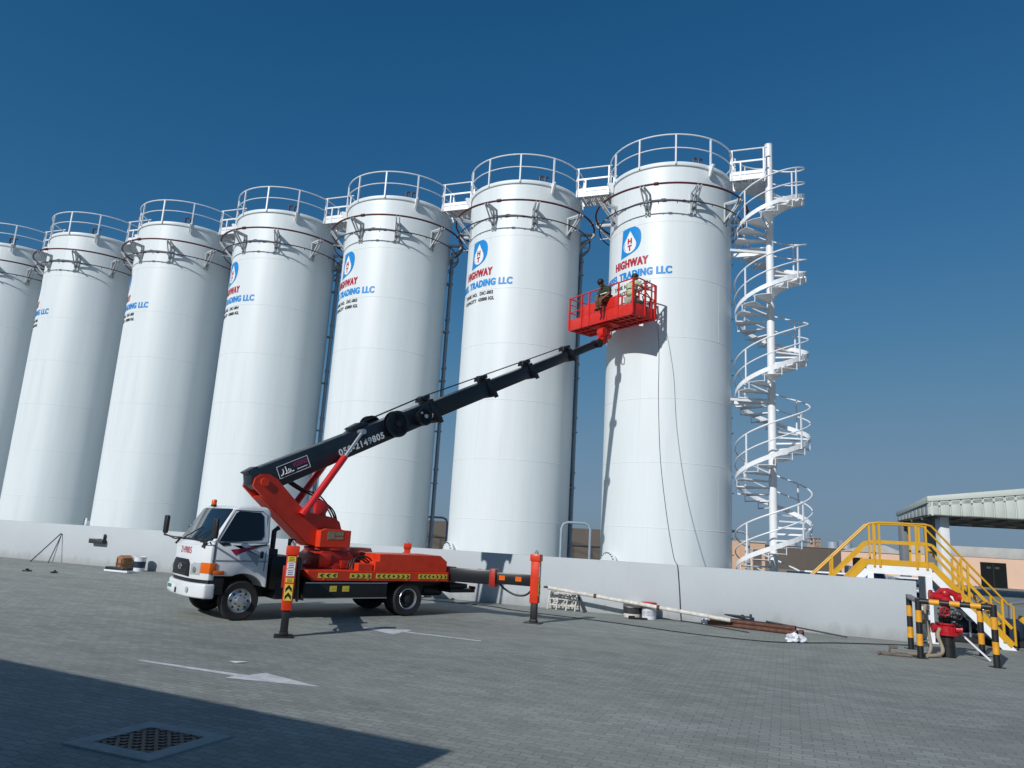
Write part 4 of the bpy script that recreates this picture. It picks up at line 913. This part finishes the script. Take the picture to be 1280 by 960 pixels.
# cable from the basket down to the yard
cb = MB(); P0 = bw_(-.02, -.96, .35)
pth = [P0 + V((-.2, -.1, .25)), P0, V((4.33, 21.42, 7.6)), V((4.30, 21.2, 6.0)), V((4.28, 20.7, 4.2)), V((4.33, 20.0, 2.6)), V((4.38, 19.40, 1.6)), V((4.40, 19.13, 1.375)), V((4.42, 19.06, 1.30)), V((4.47, 19.04, .7)), V((4.50, 18.99, .05)), V((4.55, 18.85, .018)), V((5.0, 18.2, .014)), V((5.6, 17.2, .014))]
cb.tube(smooth(pth), .009, 6); tag(cb.build('power_cable', M['hose']), 'thin black cable hanging from the red basket down over the wall', 'cable')
cb = MB(); gp = [(-3.2, 20.9), (-.49, 19.92), (.35, 19.2), (1.3, 18.5), (2.52, 17.7), (3.4, 16.95), (4.1, 16.35), (4.62, 16.1), (5.5, 15.75), (6.4, 15.9), (7.2, 16.2), (8.14, 16.42), (9.2, 16.6)]
cb.tube(smooth([(x + random.uniform(-.05, .05), y, .014) for x, y in gp]), .010, 6); tag(cb.build('extension_lead', M['hose']), 'black lead lying across the paving along the foot of the wall', 'cable')

# ------------------------------------------------------------------ crossover stair (local x along the wall, y back)
S0 = V((11.07, 16.31, 0)) + NW * .5
cs = empty('crossover_stair', S0, WANG, 'yellow railed white steel stair crossing over the end of the wall', 'stair')
ZP = 1.62; XR, XL = -1.50, -2.86; SW = .95
def flight(x0, z0, x1, z1):
    n = 8; d = V((x1 - x0, 0, z1 - z0))
    for y in (0, SW):
        m = MB(); m.span((x0, y, z0 - .09), (x1, y, z1 - .09), .06, .20); m.build('stringer', M['white'], cs)
        m = MB(); m.span((x0, y - .032, z0 + .08), (x1, y - .032, z1 + .08), .03, .13); m.build('toe_board', M['yellow'], cs)
    for k in range(1, n): 
        p = V((x0, 0, z0)) + d * (k / n); m = MB(); m.box((p.x, SW / 2, p.z - .06), (.26, SW - .08, .03)); m.build('tread', M['concpost'], cs)
flight(XR, ZP, -.02, .02); flight(XL, ZP, -4.35, .02)
m = MB()
for y in (0, SW): m.box(((XL + XR) / 2, y, ZP - .07), (XR - XL, .07, .20))
m.box(((XL + XR) / 2, SW / 2, ZP - .01), (XR - XL - .02, SW - .08, .03)); m.build('platform', M['white'], cs)
for y in (0, SW): m = MB(); m.box(((XL + XR) / 2, y - .038, ZP + .09), (XR - XL + .1, .02, .12)); m.build('toe_board', M['yellow'], cs)
for x in (XR - .08, XL + .08):
    for y in (.0, SW): m = MB(); m.box((x, y, (ZP - .17) / 2), (.13, .11, ZP - .17)); m.box((x, y, .01), (.24, .22, .02)); m.build('leg', M['white'], cs)
for y in (-.05, SW):
    top = [(-4.42, .95), (-4.35, 1.0), (XL + .08, ZP + .97), (XL + .30, ZP + 1.0), (XR - .10, ZP + 1.0), (XR + .02, ZP + .97), (-.08, .98), (.03, .92), (.03, .10)]
    m = MB(); m.tube([(x, y, z) for x, z in top], .024, 8)
    mid = [(-4.35, .52), (XL + .05, ZP + .54), (XL + .3, ZP + .56), (XR - .1, ZP + .56), (XR + .02, ZP + .53), (-.02, .46)]
    for p, q_ in zip(mid, mid[1:]): m.span((p[0], y, p[1]), (q_[0], y, q_[1]), .02, .065)
    rl = m.build('railing', M['yellow'], cs)
    for x, z0, z1 in ((-3.60, .86, 1.82), (XL + .17, ZP, ZP + 1), (XL + .29, ZP, ZP + 1), (XR - .30, ZP, ZP + 1), (XR - .10, ZP, ZP + 1), (-.92, .99, 1.92), (-.80, .86, 1.79), (-.18, .18, 1.10), (-4.34, .05, 1.0)):
        m = MB(); m.span((x, y, z0 - .02), (x, y, z1 - .03), .045, .045, (1, 0, 0)); m.build('post', M['yellow'], rl)

# ------------------------------------------------------------------ striped guard frame
gp = [V((8.59, 16.02, 0)), V((8.04, 14.67, 0)), V((9.04, 13.98, 0)), V((9.76, 15.53, 0))]
gf = empty('guard_frame', gp[1], 0, 'black and yellow striped pipe guard frame round the red hydrant', 'guard rail')
def striped(p, q_, n, first, r=.057):
    m = MB()
    for k in range(n):
        m.mi = (k + first) % 2; a = p + (q_ - p) * (k / n); b_ = p + (q_ - p) * ((k + 1) / n); m.tube([a, b_], r, 16, caps=(k in (0, n - 1)))
    return m
for i, p in enumerate(gp):
    m = striped(p - gp[1] + V((0, 0, .01)), p - gp[1] + V((0, 0, 1.09)), 5 if i != 1 else 5, 0); m.mi = 0; m.box(p - gp[1] + V((0, 0, .006)), (.2, .2, .012)); m.build('post', [M['black'], M['yellowdk']], gf)
def cut(p, q_): d = (q_ - p).normalized() * .02; return p - gp[1] + V((0, 0, 1.045)) + d, q_ - gp[1] + V((0, 0, 1.045)) - d
m = striped(*cut(gp[1], gp[2]), 7, 0, .052); m.build('crossbar', [M['black'], M['yellowdk']], gf)
m = striped(*cut(gp[0], gp[1]), 1, 0, .052); m.build('crossbar', M['concpost'], gf)
m = striped(*cut(gp[3], gp[2]), 5, 1, .052); m.build('crossbar', [M['black'], M['yellowdk']], gf)

# ------------------------------------------------------------------ red hydrant pump
hp = empty('fire_hydrant', (8.79, 15.05, 0), R_(-20), 'red fire hydrant of stacked flanged valves on a black stand inside the striped frame', 'hydrant')
m = MB(); m.lathe([(.14, 0), (.14, .02), (.125, .03), (.125, .38), (.14, .39), (.14, .41)], n=24); m.lathe([(.128, .20), (.134, .205), (.134, .22), (.128, .225)], n=24); m.build('stand', M['black'], hp)
m = MB(); m.lathe([(.20, .41), (.20, .44), (.15, .45), (.15, .60), (.19, .61), (.19, .64), (0, .64)], n=28)
for k in range(10): a = 2 * PI * k / 10; m.cyl((.17 * math.cos(a), .17 * math.sin(a), .44), (.17 * math.cos(a), .17 * math.sin(a), .475), .016, 6)
for k in range(8): a = 2 * PI * k / 8; m.span((.15 * math.cos(a), .15 * math.sin(a), .45), (.165 * math.cos(a), .165 * math.sin(a), .61), .02, .03, (math.cos(a), math.sin(a), 0))
for s in (-1, 1): m.cyl((0, 0, .53), (s * .25, -.04, .53), .065, 16); m.cyl((s * .23, -.037, .53), (s * .26, -.042, .53), .095, 16)
m.build('lower_valve', M['valve'], hp)
m = MB(); m.lathe([(.08, .64), (.08, .98)], n=20)
m.tube([(-.12, -.10, .66), (-.13, -.12, .80), (-.06, -.13, .93)], .03, 10)
for z in (.70, .80, .90): m.lathe([(.08, z - .012), (.15, z - .012), (.15, z + .012), (.08, z + .012)], n=20)
m.build('stem', M['iron'], hp)
for z, x in ((.74, .10), (.86, -.05), (.80, .16)):
    m = MB(); m.tube([(x + .085 * math.cos(a), -.16, z + .085 * math.sin(a)) for a in [2 * PI * i / 20 for i in range(20)]], .012, 6, True)
    for k in range(3): a = PI * k / 3; m.cyl((x + .085 * math.cos(a), -.16, z + .085 * math.sin(a)), (x - .085 * math.cos(a), -.16, z - .085 * math.sin(a)), .008, 6)
    m.cyl((x, -.16, z), (x * .4, 0, z), .018, 8); m.build('handwheel', M['valve'] if z > .82 else M['black'], hp)
m = MB(); m.lathe([(.17, .98), (.17, 1.02), (.12, 1.04), (.12, 1.10), (.09, 1.14)], n=24); m.tube([(-.05, 0, 1.10), (-.12, -.02, 1.20), (-.08, -.04, 1.24), (.05, -.03, 1.25), (.18, 0, 1.19), (.22, 0, 1.08)], .06, 12)
m.cyl((-.06, -.02, 1.12), (-.25, -.05, 1.14), .075, 16); m.cyl((-.24, -.05, 1.14), (-.28, -.055, 1.14), .11, 16); m.cyl((.2, .0, 1.14), (.27, .0, 1.14), .09, 16); m.ball((0, -.02, 1.2), .10)
for k in range(8):
    a = 2 * PI * k / 8; m.cyl((.145 * math.cos(a), .145 * math.sin(a), .975), (.145 * math.cos(a), .145 * math.sin(a), 1.045), .014, 6); m.cyl((-.285, -.055 + .09 * math.cos(a), 1.14 + .09 * math.sin(a)), (-.23, -.055 + .09 * math.cos(a), 1.14 + .09 * math.sin(a)), .012, 6)
m.build('monitor_head', M['valve'], hp)
m = MB(); m.box((-.36, .12, .72), (.20, .02, .60)); 
m.build('sign_board', M['bag'], hp)
m = MB(); 
for z in (.62, .80, .96): m.box((-.36, .106, z), (.20, .006, .085))
m.build('sign_stripe', M['concpost'], hp)
hb = MB(); hb.tube(smooth([(8.46, 15.12, 1.02), (8.40, 15.10, .85), (8.44, 15.1, .5), (8.46, 15.05, .2), (8.36, 14.98, .05), (8.15, 14.9, .04), (7.9, 14.82, .04)]), .030, 10); hb.tube(smooth([(8.62, 15.0, .53), (8.55, 14.95, .40), (8.60, 14.9, .15), (8.48, 14.82, .06), (8.2, 14.74, .04)]), .034, 10)
tag(hb.build('fire_hose', M['beige_hose']), 'beige canvas hoses curling from the hydrant down to the paving', 'hose')
sb = MB(); sb.span((9.03, 15.15, .52), (9.37, 14.66, .02), .022, .03); tag(sb.build('leaning_stick', M['bag']), 'thin white stick leaning from the hydrant to the ground', 'stick')
sm = empty('scrap_fittings', (7.6, 14.75, 0), R_(-15), 'rusty pipe fittings lying on the paving left of the striped frame', 'scrap metal')
m = MB(); m.tube([(-.25, 0, .03), (.28, -.02, .03)], .03, 8); m.tube([(-.1, .06, .02), (-.08, .05, .14), (.05, .05, .15)], .022, 8); m.tube([(-.32, -.05, .03), (-.15, .08, .03)], .03, 8); m.box((.15, .1, .03), (.22, .09, .05)); m.box((-.02, .05, .16), (.16, .03, .03)); m.build('fittings', M['scrap'], sm)

# equipment seen under and beside the stair
pu = empty('pump_skid', (11.4, 17.9, 0), WANG, 'dark blue pump skid in the shade behind the stair', 'pump')
m = MB(); m.box((0, 0, .08), (1.6, .7, .12)); m.build('base', M['black'], pu)
m = MB(); m.tube([(-.6, 0, .4), (.1, 0, .4)], .20, 16); m.lathe([(.22, 0), (.22, .12)], (.2, 0, .28), 16); m.box((.1, 0, .30), (.3, .3, .3), bev=.02); m.build('motor', M['darkblue'], pu)
m = MB(); m.lathe([(0, .12), (.2, .13), (.24, .25), (.24, .5), (.12, .6), (0, .6)], (.5, 0, 0), 18); m.build('volute', M['darkblue'], pu)
m = MB(); m.tube([(.5, 0, .6), (.5, 0, .95), (.8, .1, 1.0)], .06, 10); m.tube([(-.4, -.3, .14), (-.4, -.3, .7), (0, -.3, .8)], .03, 8); m.build('pipework', M['alu'], pu)
tp_ = empty('blue_machine', (13.9, 17.9, 0), R_(-35), 'dark blue machine with yellow pipe at the right edge behind the stair', 'machine')  # blue machine with pipework, only partly in view
m = MB(); m.box((0, 0, .95), (1.9, 1.0, .55), bev=.06); m.box((-.3, 0, .45), (1.6, .8, .5), bev=.03); m.build('housing', M['darkblue'], tp_)
m = MB(); m.tube([(-1.3, -.6, .62), (-.5, -.62, .70), (.6, -.62, .70)], .13, 14); m.tube([(-1.3, -.6, .62), (-1.4, -.6, .3), (-1.4, -.6, .02)], .13, 14); m.build('yellow_pipe', M['yellow'], tp_)
m = MB(); m.lathe([(.0, 0), (.16, .01), (.17, .12), (.10, .16), (0, .17)], (-.95, -.55, .72), 20, rot=Matrix.Rotation(R_(60), 3, 'X')); m.build('valve_cap', M['bag'], tp_)
bd_ = empty('blue_drum', V((9.12, 18.6, 0)), 0, 'blue plastic drum behind the wall under the stair platform', 'drum')
m = MB(); m.lathe([(0, 0), (.27, .01), (.28, .4), (.29, .42), (.28, .44), (.28, .9), (.29, .92), (.28, .94), (.28, 1.33), (.24, 1.46), (.12, 1.52), (0, 1.53)], n=28); m.build('shell', M['blueplastic'], bd_)
m = MB(); m.lathe([(.06, 1.50), (.06, 1.56), (0, 1.565)], (.1, 0, 0), 14); m.build('cap', M['black'], bd_)

# ------------------------------------------------------------------ things along the wall
lr = empty('leaning_rods', wl(-16.5), WANG, 'two thin steel rods leaning on the wall left of the wall lamp', 'rods')
m = MB(); m.tube([(-.5, -.62, .0), (-.02, -.02, .99)], .018, 8); m.build('rod', M['iron'], lr)
m = MB(); m.tube([(.14, -.45, .0), (.02, -.02, .98)], .015, 8); m.build('rod', M['iron'], lr)
lf = empty('wall_lamp', wl(-14.68), WANG, 'grey flood lamp box fixed low on the wall at the left', 'lamp')
m = MB(); m.box((0, -.10, .82), (.62, .18, .14), bev=.02); m.build('housing', M['iron'], lf)
m = MB(); m.box((-.1, -.12, .90), (.44, .15, .02)); m.build('lid', M['alu'], lf)
m = MB(); m.tube([(.2, -.03, .86), (.24, -.06, 1.0), (.22, -.04, 1.06)], .035, 10); m.build('bracket', M['iron'], lf)
bx = empty('wooden_box', (-12.35, 25.05, 0), R_(-35), 'small brown wooden box standing by the wall near the truck front', 'box')
m = MB(); m.box((0, 0, .18), (.38, .32, .36), bev=.01); m.prism([(-.21, .36), (.21, .36), (.21, .38), (.02, .46), (-.02, .46), (-.21, .38)], XZ, -.17, .17); m.build('case', M['wood'], bx)
m = MB(); m.box((0, -.17, .18), (.39, .02, .05)); m.box((-.14, -.17, .18), (.05, .022, .34)); m.box((.14, -.17, .18), (.05, .022, .34)); m.build('slats', M['rust'], bx)
bucket('paint_pail', (-11.70, 24.75, 0), 'white paint pail with blue band beside the wooden box', 'bag', 'darkblue', .185, .46)
ty = empty('roller_tray', (-11.9, 23.9, 0), R_(-20), 'low dark tray on the paving in front of the wooden box', 'tray')
m = MB(); m.box((0, 0, .04), (.95, .3, .06), bev=.01); m.build('base', M['bag'], ty)
m = MB(); m.box((-.1, 0, .11), (.75, .24, .09), bev=.02); m.cyl((.35, -.1, .12), (.35, .12, .12), .06, 12); m.build('roller', M['black'], ty)
for x, y, a, lb in ((-13.77, 22.3, .3, 'small dark stone chip on the paving, leftmost of three'), (-12.97, 22.3, 1.2, 'small dark stone chip on the paving below the leaning rods'), (-9.55, 23.2, 2., 'small dark stone chip on the paving nearest the truck bumper')):
    m = MB(); m.prism([(-.12, -.04), (.03, -.07), (.13, .02), (.05, .06), (-.1, .05)], XY, 0, .04, .012); m.prism([(-.03, -.04), (.05, 0), (0, .04)], XY, .04, .08); tag(m.build('stone_chip', M['iron'], loc=(x, y, 0), rot=a), lb, 'stone', 'stone chips on the paving', 'thing')
m = MB(); m.prism([(-.10, -.01), (-.02, -.04), (.11, .0), (.06, .035), (-.05, .03)], lambda u, v, t: V((u, v, t + abs(u) * .15)), .004, .008); tag(m.build('paper_scrap', M['paper'], loc=(-3.37, 10.25, 0)), 'scrap of pale paper on the paving above the long arrow', 'paper')
tl = empty('trestle', (1.66, 20.03, 0), WANG, 'weathered white scaffold trestle standing against the wall under the pole', 'trestle')
m = MB()
for x in (-.36, -.12, .14, .38):
    m.tube([(x - .02, -.14, 0), (x, .02, .50)], .018, 6); m.tube([(x + .03, .12, 0), (x, .0, .50)], .018, 6)
for z in (.12, .27, .42):
    m.tube([(-.38, -.10 + z * .2, z), (.40, -.10 + z * .2, z)], .016, 6); m.tube([(-.3, .10 - z * .15, z + .05), (.40, .10 - z * .15, z - .02)], .016, 6)
for x in (-.28, -.04, .2): m.span((x, -.07, .12), (x + .14, -.05, .28), .03, .02); m.span((x + .12, -.06, .30), (x - .04, -.04, .44), .03, .02)
m.build('frame', M['white_dirty'], tl)
m = MB(); m.tube([(.40, -.05, .42), (.62, -.2, .0)], .02, 6); m.tube([(.40, .0, .42), (.56, .0, .0)], .02, 6); m.build('brace', M['iron'], tl)
pl_ = empty('long_pole', wl(1.5), WANG, 'long white painted pole resting on the trestle along the wall', 'pole')
m = MB(); m.tube([(0, -.46, .56), (4.55, -.62, .17)], .048, 12); m.build('tube', M['white_dirty'], pl_)
for a in (.27, .62): p = V((0, -.46, .56)).lerp(V((4.55, -.62, .17)), a); m = MB(); m.tube([p, p + V((.07, -.0023, -.006))], .053, 12); m.build('joint', M['rust'], pl_)
m = MB(); m.box((-.05, -.46, .57), (.10, .16, .05), bev=.01); m.build('end_bracket', M['iron'], pl_)
bucket('paint_pail', (3.35, 19.28, 0), 'stained white paint pail under the long pole, left of the red lidded tin', 'white_dirty', 'iron', .24, .36)
tn = empty('paint_tin', (3.72, 19.02, 0), 0, 'white paint tin with red lid beside the long pole', 'tin')
m = MB(); m.lathe([(0, 0), (.17, 0), (.175, .02), (.175, .26), (.18, .27)], n=28); m.build('can', M['bag'], tn)
m = MB(); m.lathe([(.18, .27), (.185, .28), (.185, .39), (.17, .40), (0, .40)], n=28); m.build('lid', M['redp'], tn)
m = MB(); m.lathe([(.177, .08), (.177, .2)], n=28); m.build('label_band', mat('tin_label', (.5, .52, .6), .4, 0, .5, 12), tn)
m = MB(); m.box((0, 0, .025), (.42, .14, .03), bev=.01); m.cyl((-.25, 0, .04), (-.1, 0, .04), .04, 10); tag(m.build('paint_roller', M['black'], loc=(3.42, 18.78, 0), rot=.1), 'black paint roller on the ground in front of the pails', 'paint roller')
# rusty planks and pipes
pdir = (V((6.37, 17.05, 0)) - V((5.06, 18.55, 0))); pang = math.atan2(pdir.y, pdir.x); pc = V((5.10, 18.55, 0))
WA2 = math.atan2(-1.35, 1.75)
specs = [((-.02, -.05, .05), (2.05, -.02, .05), 'rusty_pipe', 'rust', .05), ((.05, .07, .05), (2.15, .10, .05), 'rusty_pipe', 'rust', .05), ((.0, .02, .135), (2.0, .04, .135), 'rusty_pipe', 'rust', .045)]
for i, (a, b_, n_, mm, r) in enumerate(specs):
    m = MB(); m.tube([a, b_], r, 12); m.tube([V(a) + (V(b_) - V(a)) * .96, V(b_)], r + .02, 10)
    tag(m.build(n_, M[mm], loc=pc, rot=WA2), ['rusty pipe lying nearest the yard in the pile by the wall', 'rusty pipe lying against the wall side of the pile', 'rusty pipe lying on top of the pile by the wall'][i], 'pipe', 'rusty pipes piled by the wall')
m = MB(); m.span((-.1, .22, .10), (1.75, .26, .10), .16, .05); m.span((-.05, .25, .15), (1.6, .28, .16), .12, .04); tag(m.build('black_plank', M['black'], loc=pc, rot=WA2), 'black plank lying between the rusty pipes and the wall', 'plank')
m = MB(); m.tube([(.1, .36, .24), (.85, .38, .24)], .022, 8); m.cyl((.86, .38, .18), (.86, .38, .31), .03, 8); m.box((.66, .38, .24), (.05, .06, .08)); tag(m.build('jack_rod', M['iron'], loc=pc, rot=WA2), 'short dark rod with a cross handle on top of the black plank', 'rod')
m = MB(); m.tube([(1.25, .30, .20), (3.0, .42, .05)], .018, 8); m.span((1.9, .1, .0), (1.9, .1, .16), .03, .03, (1, 0, 0)); tag(m.build('steel_bar', M['iron'], loc=pc, rot=WA2), 'thin dark bar reaching right from the pipe pile along the wall', 'bar')
def crumple(loc, r, h, label, seed):
    rnd = random.Random(seed); bm = bmesh.new(); bmesh.ops.create_icosphere(bm, subdivisions=3, radius=1)
    for v in bm.verts:
        n_ = v.co.normalized(); k = .75 + .25 * math.sin(5 * n_.x + seed) * math.cos(7 * n_.y) + rnd.uniform(-.16, .16)
        v.co = V((n_.x * r * k, n_.y * r * .75 * k, max(0.0, n_.z * h * k + h * .25)))
    m = MB(); m.bm.free(); m.bm = bm; return tag(m.build('plastic_bag', M['bag'], loc=loc, rot=seed, sharp=25), label, 'bag')
crumple((6.18, 16.05, 0), .30, .17, 'crumpled white plastic bag at the right end of the rusty pipes', 1.0)
crumple((5.02, 18.62, .0), .17, .22, 'small crumpled white bag at the left end of the rusty pipes', 4.0)

# ------------------------------------------------------------------ behind the tanks
def hoop(loc, a, label, H=2.35, L=.95):
    t = empty('hoop_pipe', loc, a, label, 'pipe', 'grey hoop pipes behind the wall'); m = MB()
    m.tube([(-L, 0, 0.02), (-L, 0, H - .2), (-L + .06, 0, H - .06), (-L + .2, 0, H), (-.2, 0, H), (-.06, 0, H - .06), (0, 0, H - .2), (0, 0, .02)], .042, 10); m.build('tube', M['grey_pipe'], t)
    m = MB()
    for x in (-L, 0): m.lathe([(.055, .9), (.10, .9), (.10, .94), (.055, .94)], (x, 0, 0), 12)
    m.build('flange', M['grey_pipe'], t)
hoop((2.86, 24.84, 0), 0, 'grey hoop pipe in the gap left of the basket tank'); hoop((-2.25, 30.0, 0), 0, 'grey hoop pipe in the gap right of the DIC-003 tank'); hoop((7.75, 23.77, 0), 0, 'grey hoop pipe between the last tank and the spiral staircase')
fn = empty('boundary_fence', (-21.5, 59.4, 0), R_(-20), 'dark brown sheet fence far behind the tanks', 'fence')
m = MB()
m.box((0, 0, 1.95), (61, .12, 1.1)); m.box((0, .01, .70), (61, .12, 1.3)); m.build('sheeting', M['brown'], fn)
m = MB(); m.box((0, -.05, 1.38), (61, .1, .07))
for k in range(21): m.box((-30 + 3 * k, .12, 1.25), (.1, .1, 2.5))
m.build('rail_and_posts', M['black'], fn)
fb = empty('brown_wall', (36, 78, 0), R_(-14), 'long dark brown wall far behind the spiral staircase', 'wall')
m = MB(); m.box((0, 0, 1.15), (60, .3, 2.30)); m.build('panel', M['brown'], fb)
m = MB(); m.box((0, 0, 2.32), (60, .4, .06)); m.build('coping', M['brown'], fb)
th = empty('tan_building', (18.9, 57.0, 0), R_(-18), 'small tan rendered block behind the foot of the spiral staircase', 'building')
m = MB(); m.box((0, 0, 1.15), (1.7, 1.6, 2.3)); m.lathe([(.7, 0), (.7, 2.2), (.5, 2.35), (0, 2.4)], (-1.1, .4, 0), 24); m.build('wall', M['tan'], th)
m = MB(); m.box((0, 0, 2.36), (1.9, 1.8, .12)); m.build('roof', M['parapet'], th)
m = MB(); m.box((.3, -.81, 1.0), (.6, .04, 1.6)); m.build('door', M['brown'], th)
pb = empty('peach_building', (32.8, 66.5, 0), R_(-30), 'low peach building seen through the yellow railing', 'building')
m = MB(); m.box((0, 0, 1.05), (5, 4, 2.1)); m.build('wall', M['pink'], pb)
m = MB(); m.prism([(-2.6, 2.1), (2.6, 2.1), (1.0, 2.75), (-.2, 2.75)], XZ, -2.1, 2.1); m.build('roof', M['parapet'], pb)
m = MB(); m.box((-1.2, -2.01, 1.2), (.8, .04, .8)); m.build('window', M['glass'], pb)
tw = empty('far_tower', (76.5, 185, 0), R_(20), 'distant peach tower block above the brown wall', 'building')
m = MB(); m.box((0, 0, 1.8), (2.4, 2.4, 3.6)); m.build('wall', M['far_peach'], tw)
m = MB()
for x in (-.9, 0, .9):
    for y in (-.9, .9): m.box((x, y, 4.4), (.3, .3, 1.7))
m.box((0, 0, 4.4), (2.2, 2.2, .2)); m.box((0, 0, 5.3), (2.5, 2.5, .2)); m.build('frame', M['far_peach'], tw)
def far_tank(x, y, r, h, label):
    t = empty('far_tank', (x, y, 0), 0, label, 'tank', 'distant grey tanks'); m = MB(); m.lathe([(r, 0), (r, h), (r * .98, h + .05), (0, h + .35)], n=40); m.build('shell', M['far_grey'], t)
    m = MB(); m.lathe([(r + .01, h * .6), (r + .05, h * .61), (r + .05, h * .63), (r + .01, h * .64)], n=40); m.build('band', M['far_grey'], t)
far_tank(88.3, 201.5, 1.35, 4.75, 'distant grey tank between the peach tower and the yellow railing'); far_tank(95.6, 209.5, 1.3, 4.8, 'distant grey tank just touching the yellow railing'); far_tank(73.0, 190, 1.1, 4.6, 'distant grey tank behind the spiral staircase edge')
m = MB(); m.box((0, 0, 2.6), (.9, .9, 5.2)); m.box((0, 0, 5.3), (1.2, .2, .2)); tag(m.build('far_mast', M['far_grey'], loc=(91.9, 205, 0)), 'distant grey mast between the two distant tanks', 'mast')
# pipework inside the bund, at the right
pw = empty('pipe_rack', (9.3, 21.6, 0), WANG, 'low rack of dark and white pipes behind the wall near the spiral staircase', 'pipework')
for k, (mm, z, y, r) in enumerate((('darkblue', .95, 0, .10), ('darkblue', 1.15, .35, .12), ('white', 1.22, .8, .09), ('white', 1.0, -.3, .07))):
    m = MB(); m.tube([(-1.6 + .5 * k, y, z), (3.2 - .2 * k, y, z)], r, 12); m.lathe([(r, -.03), (r + .06, -.03), (r + .06, .03), (r, .03)], (.3 + .4 * k, y, z), 16, rot=Matrix.Rotation(R_(90), 3, 'Y')); m.build('pipe', M[mm], pw)
for x in (-1., .8, 2.4): m = MB(); m.box((x, .2, .45), (.1, 1.4, .9)); m.build('stand', M['black'], pw)

# ------------------------------------------------------------------ canopy and boundary wall at the right
CA, CB, CC, CD = V((21.4, 37.6, 0)), V((29.0, 36.5, 0)), V((24.4, 46.4, 0)), V((33.0, 45.0, 0))
cp = empty('forecourt_canopy', CA, 0, 'pale ribbed metal canopy on white columns at the right edge', 'canopy')
def fascia(p, q_, t0, t1, n, name):
    d = (q_ - p); L = d.length; d.normalize(); no = V((d.y, -d.x, 0))
    f = lambda u, v, t: p - CA + d * u + no * t + V((0, 0, v))
    m = MB(); m.prism([(0, 4.0), (L, 4.0), (L, t1), (0, t0)], f, -.20, -.10)
    for k in range(n):
        u0, u1 = L * k / n + .045, L * (k + 1) / n - .045; ta, tb_ = t0 + (t1 - t0) * u0 / L, t0 + (t1 - t0) * u1 / L
        m.prism([(u0, 4.02), (u1, 4.02), (u1, tb_ - .05), (u0, ta - .05)], f, -.11, 0, .015)
    m.build(name, M['canopy'], cp)
    m = MB(); m.prism([(-.06, t0 - .24), (L, t1 - .30), (L, t1 + .03), (-.06, t0 + .03)], f, -.2, .06, .02); m.build('cap_flashing', M['canopy'], cp)
fascia(CA, CB, 4.92, 5.95, 15, 'front_fascia'); fascia(CC, CA, 4.58, 4.92, 9, 'side_fascia')
m = MB(); P = [(p - CA) for p in (CA, CB, CD, CC)]
m.prism([(p.x, p.y) for p in P], XY, 4.02, 4.06); m.build('soffit', M['soffit'], cp)
m = MB()
for p, t0 in zip(P, (4.85, 5.8, 5.2, 4.5)): pass
m.prism([(p.x, p.y) for p in P], lambda u, v, t: V((u, v, t + .12 * u + (-.04 * v))), 4.45, 4.62); m.build('roof', M['canopy'], cp)
m = MB()
for k in range(7): 
    a = P[0].lerp(P[1], (k + .5) / 7); b_ = P[3].lerp(P[2], (k + .5) / 7); m.span((a.x, a.y + .2, 3.96), (b_.x, b_.y, 3.96), .12, .12)
for k in range(3): a = P[0].lerp(P[3], (k + .7) / 3.2); b_ = P[1].lerp(P[2], (k + .7) / 3.2); m.span((a.x, a.y, 3.9), (b_.x, b_.y, 3.9), .10, .10)
m.build('purlins', M['soffit'], cp)
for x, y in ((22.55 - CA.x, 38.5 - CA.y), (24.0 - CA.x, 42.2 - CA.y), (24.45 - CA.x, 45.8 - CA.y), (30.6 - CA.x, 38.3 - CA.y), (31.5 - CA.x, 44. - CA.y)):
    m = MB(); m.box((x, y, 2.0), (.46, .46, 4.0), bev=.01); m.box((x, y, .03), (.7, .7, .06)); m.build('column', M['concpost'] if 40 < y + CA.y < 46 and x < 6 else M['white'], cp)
bl = empty('boundary_building', (40.3, 55.9, 0), R_(-33.5), 'long pink rendered building with grey parapet and dark double door', 'building')
m = MB(); m.box((2.6, .2, 1.09), (23.4, .4, 2.18)); m.build('wall', M['pink'], bl)
m = MB(); m.box((2.6, .2, 2.57), (23.5, .5, .78), bev=.01)
for k in range(9): m.box((-7.8 + 2.6 * k, -.055, 2.57), (.03, .02, .76))
m.build('parapet', M['parapet'], bl)
m = MB(); m.box((-3.3, -.02, .92), (1.68, .06, 1.84)); dd = m.build('door', M['door'], bl)
m = MB()
for x in (-3.6, -3.05): m.box((x, -.055, 1.45), (.28, .02, .16))
m.box((-3.3, -.055, .92), (.02, .02, 1.8)); m.build('door_vent', M['iron'], dd)

# ------------------------------------------------------------------ fuel canopy behind the camera, whose shadow lies on the yard
EC = V((-.3, 6.88, 0)); ed = V((math.cos(R_(154.44)), math.sin(R_(154.44)), 0)); en = V((-ed.y, ed.x, 0))
HC = 3.6; sh = HC / math.tan(R_(SUN_EL)); cc = EC - V((math.cos(R_(SUN_AZ + 180)), math.sin(R_(SUN_AZ + 180)), 0)) * sh
sc_ = empty('station_canopy', cc, R_(154.44), 'flat white station canopy beside the yard, casting the dark shadow', 'canopy')
m = MB(); m.box((10, 6, HC - .15), (20, 12, .3), bev=.02); m.build('roof', M['canopy'], sc_)
for x in (3, 10, 17):
    for y in (.5, 1.9): m = MB(); m.box((x, y, (HC - .3) / 2), (.4, .4, HC - .3), bev=.02); m.build('column', M['white'], sc_)
m = MB(); m.box((11, 7, (HC - .3) / 2), (17, 9, HC - .302)); m.build('sky_blocker', M['parapet'], sc_)  # unseen solid block added under the roof to cut sky light
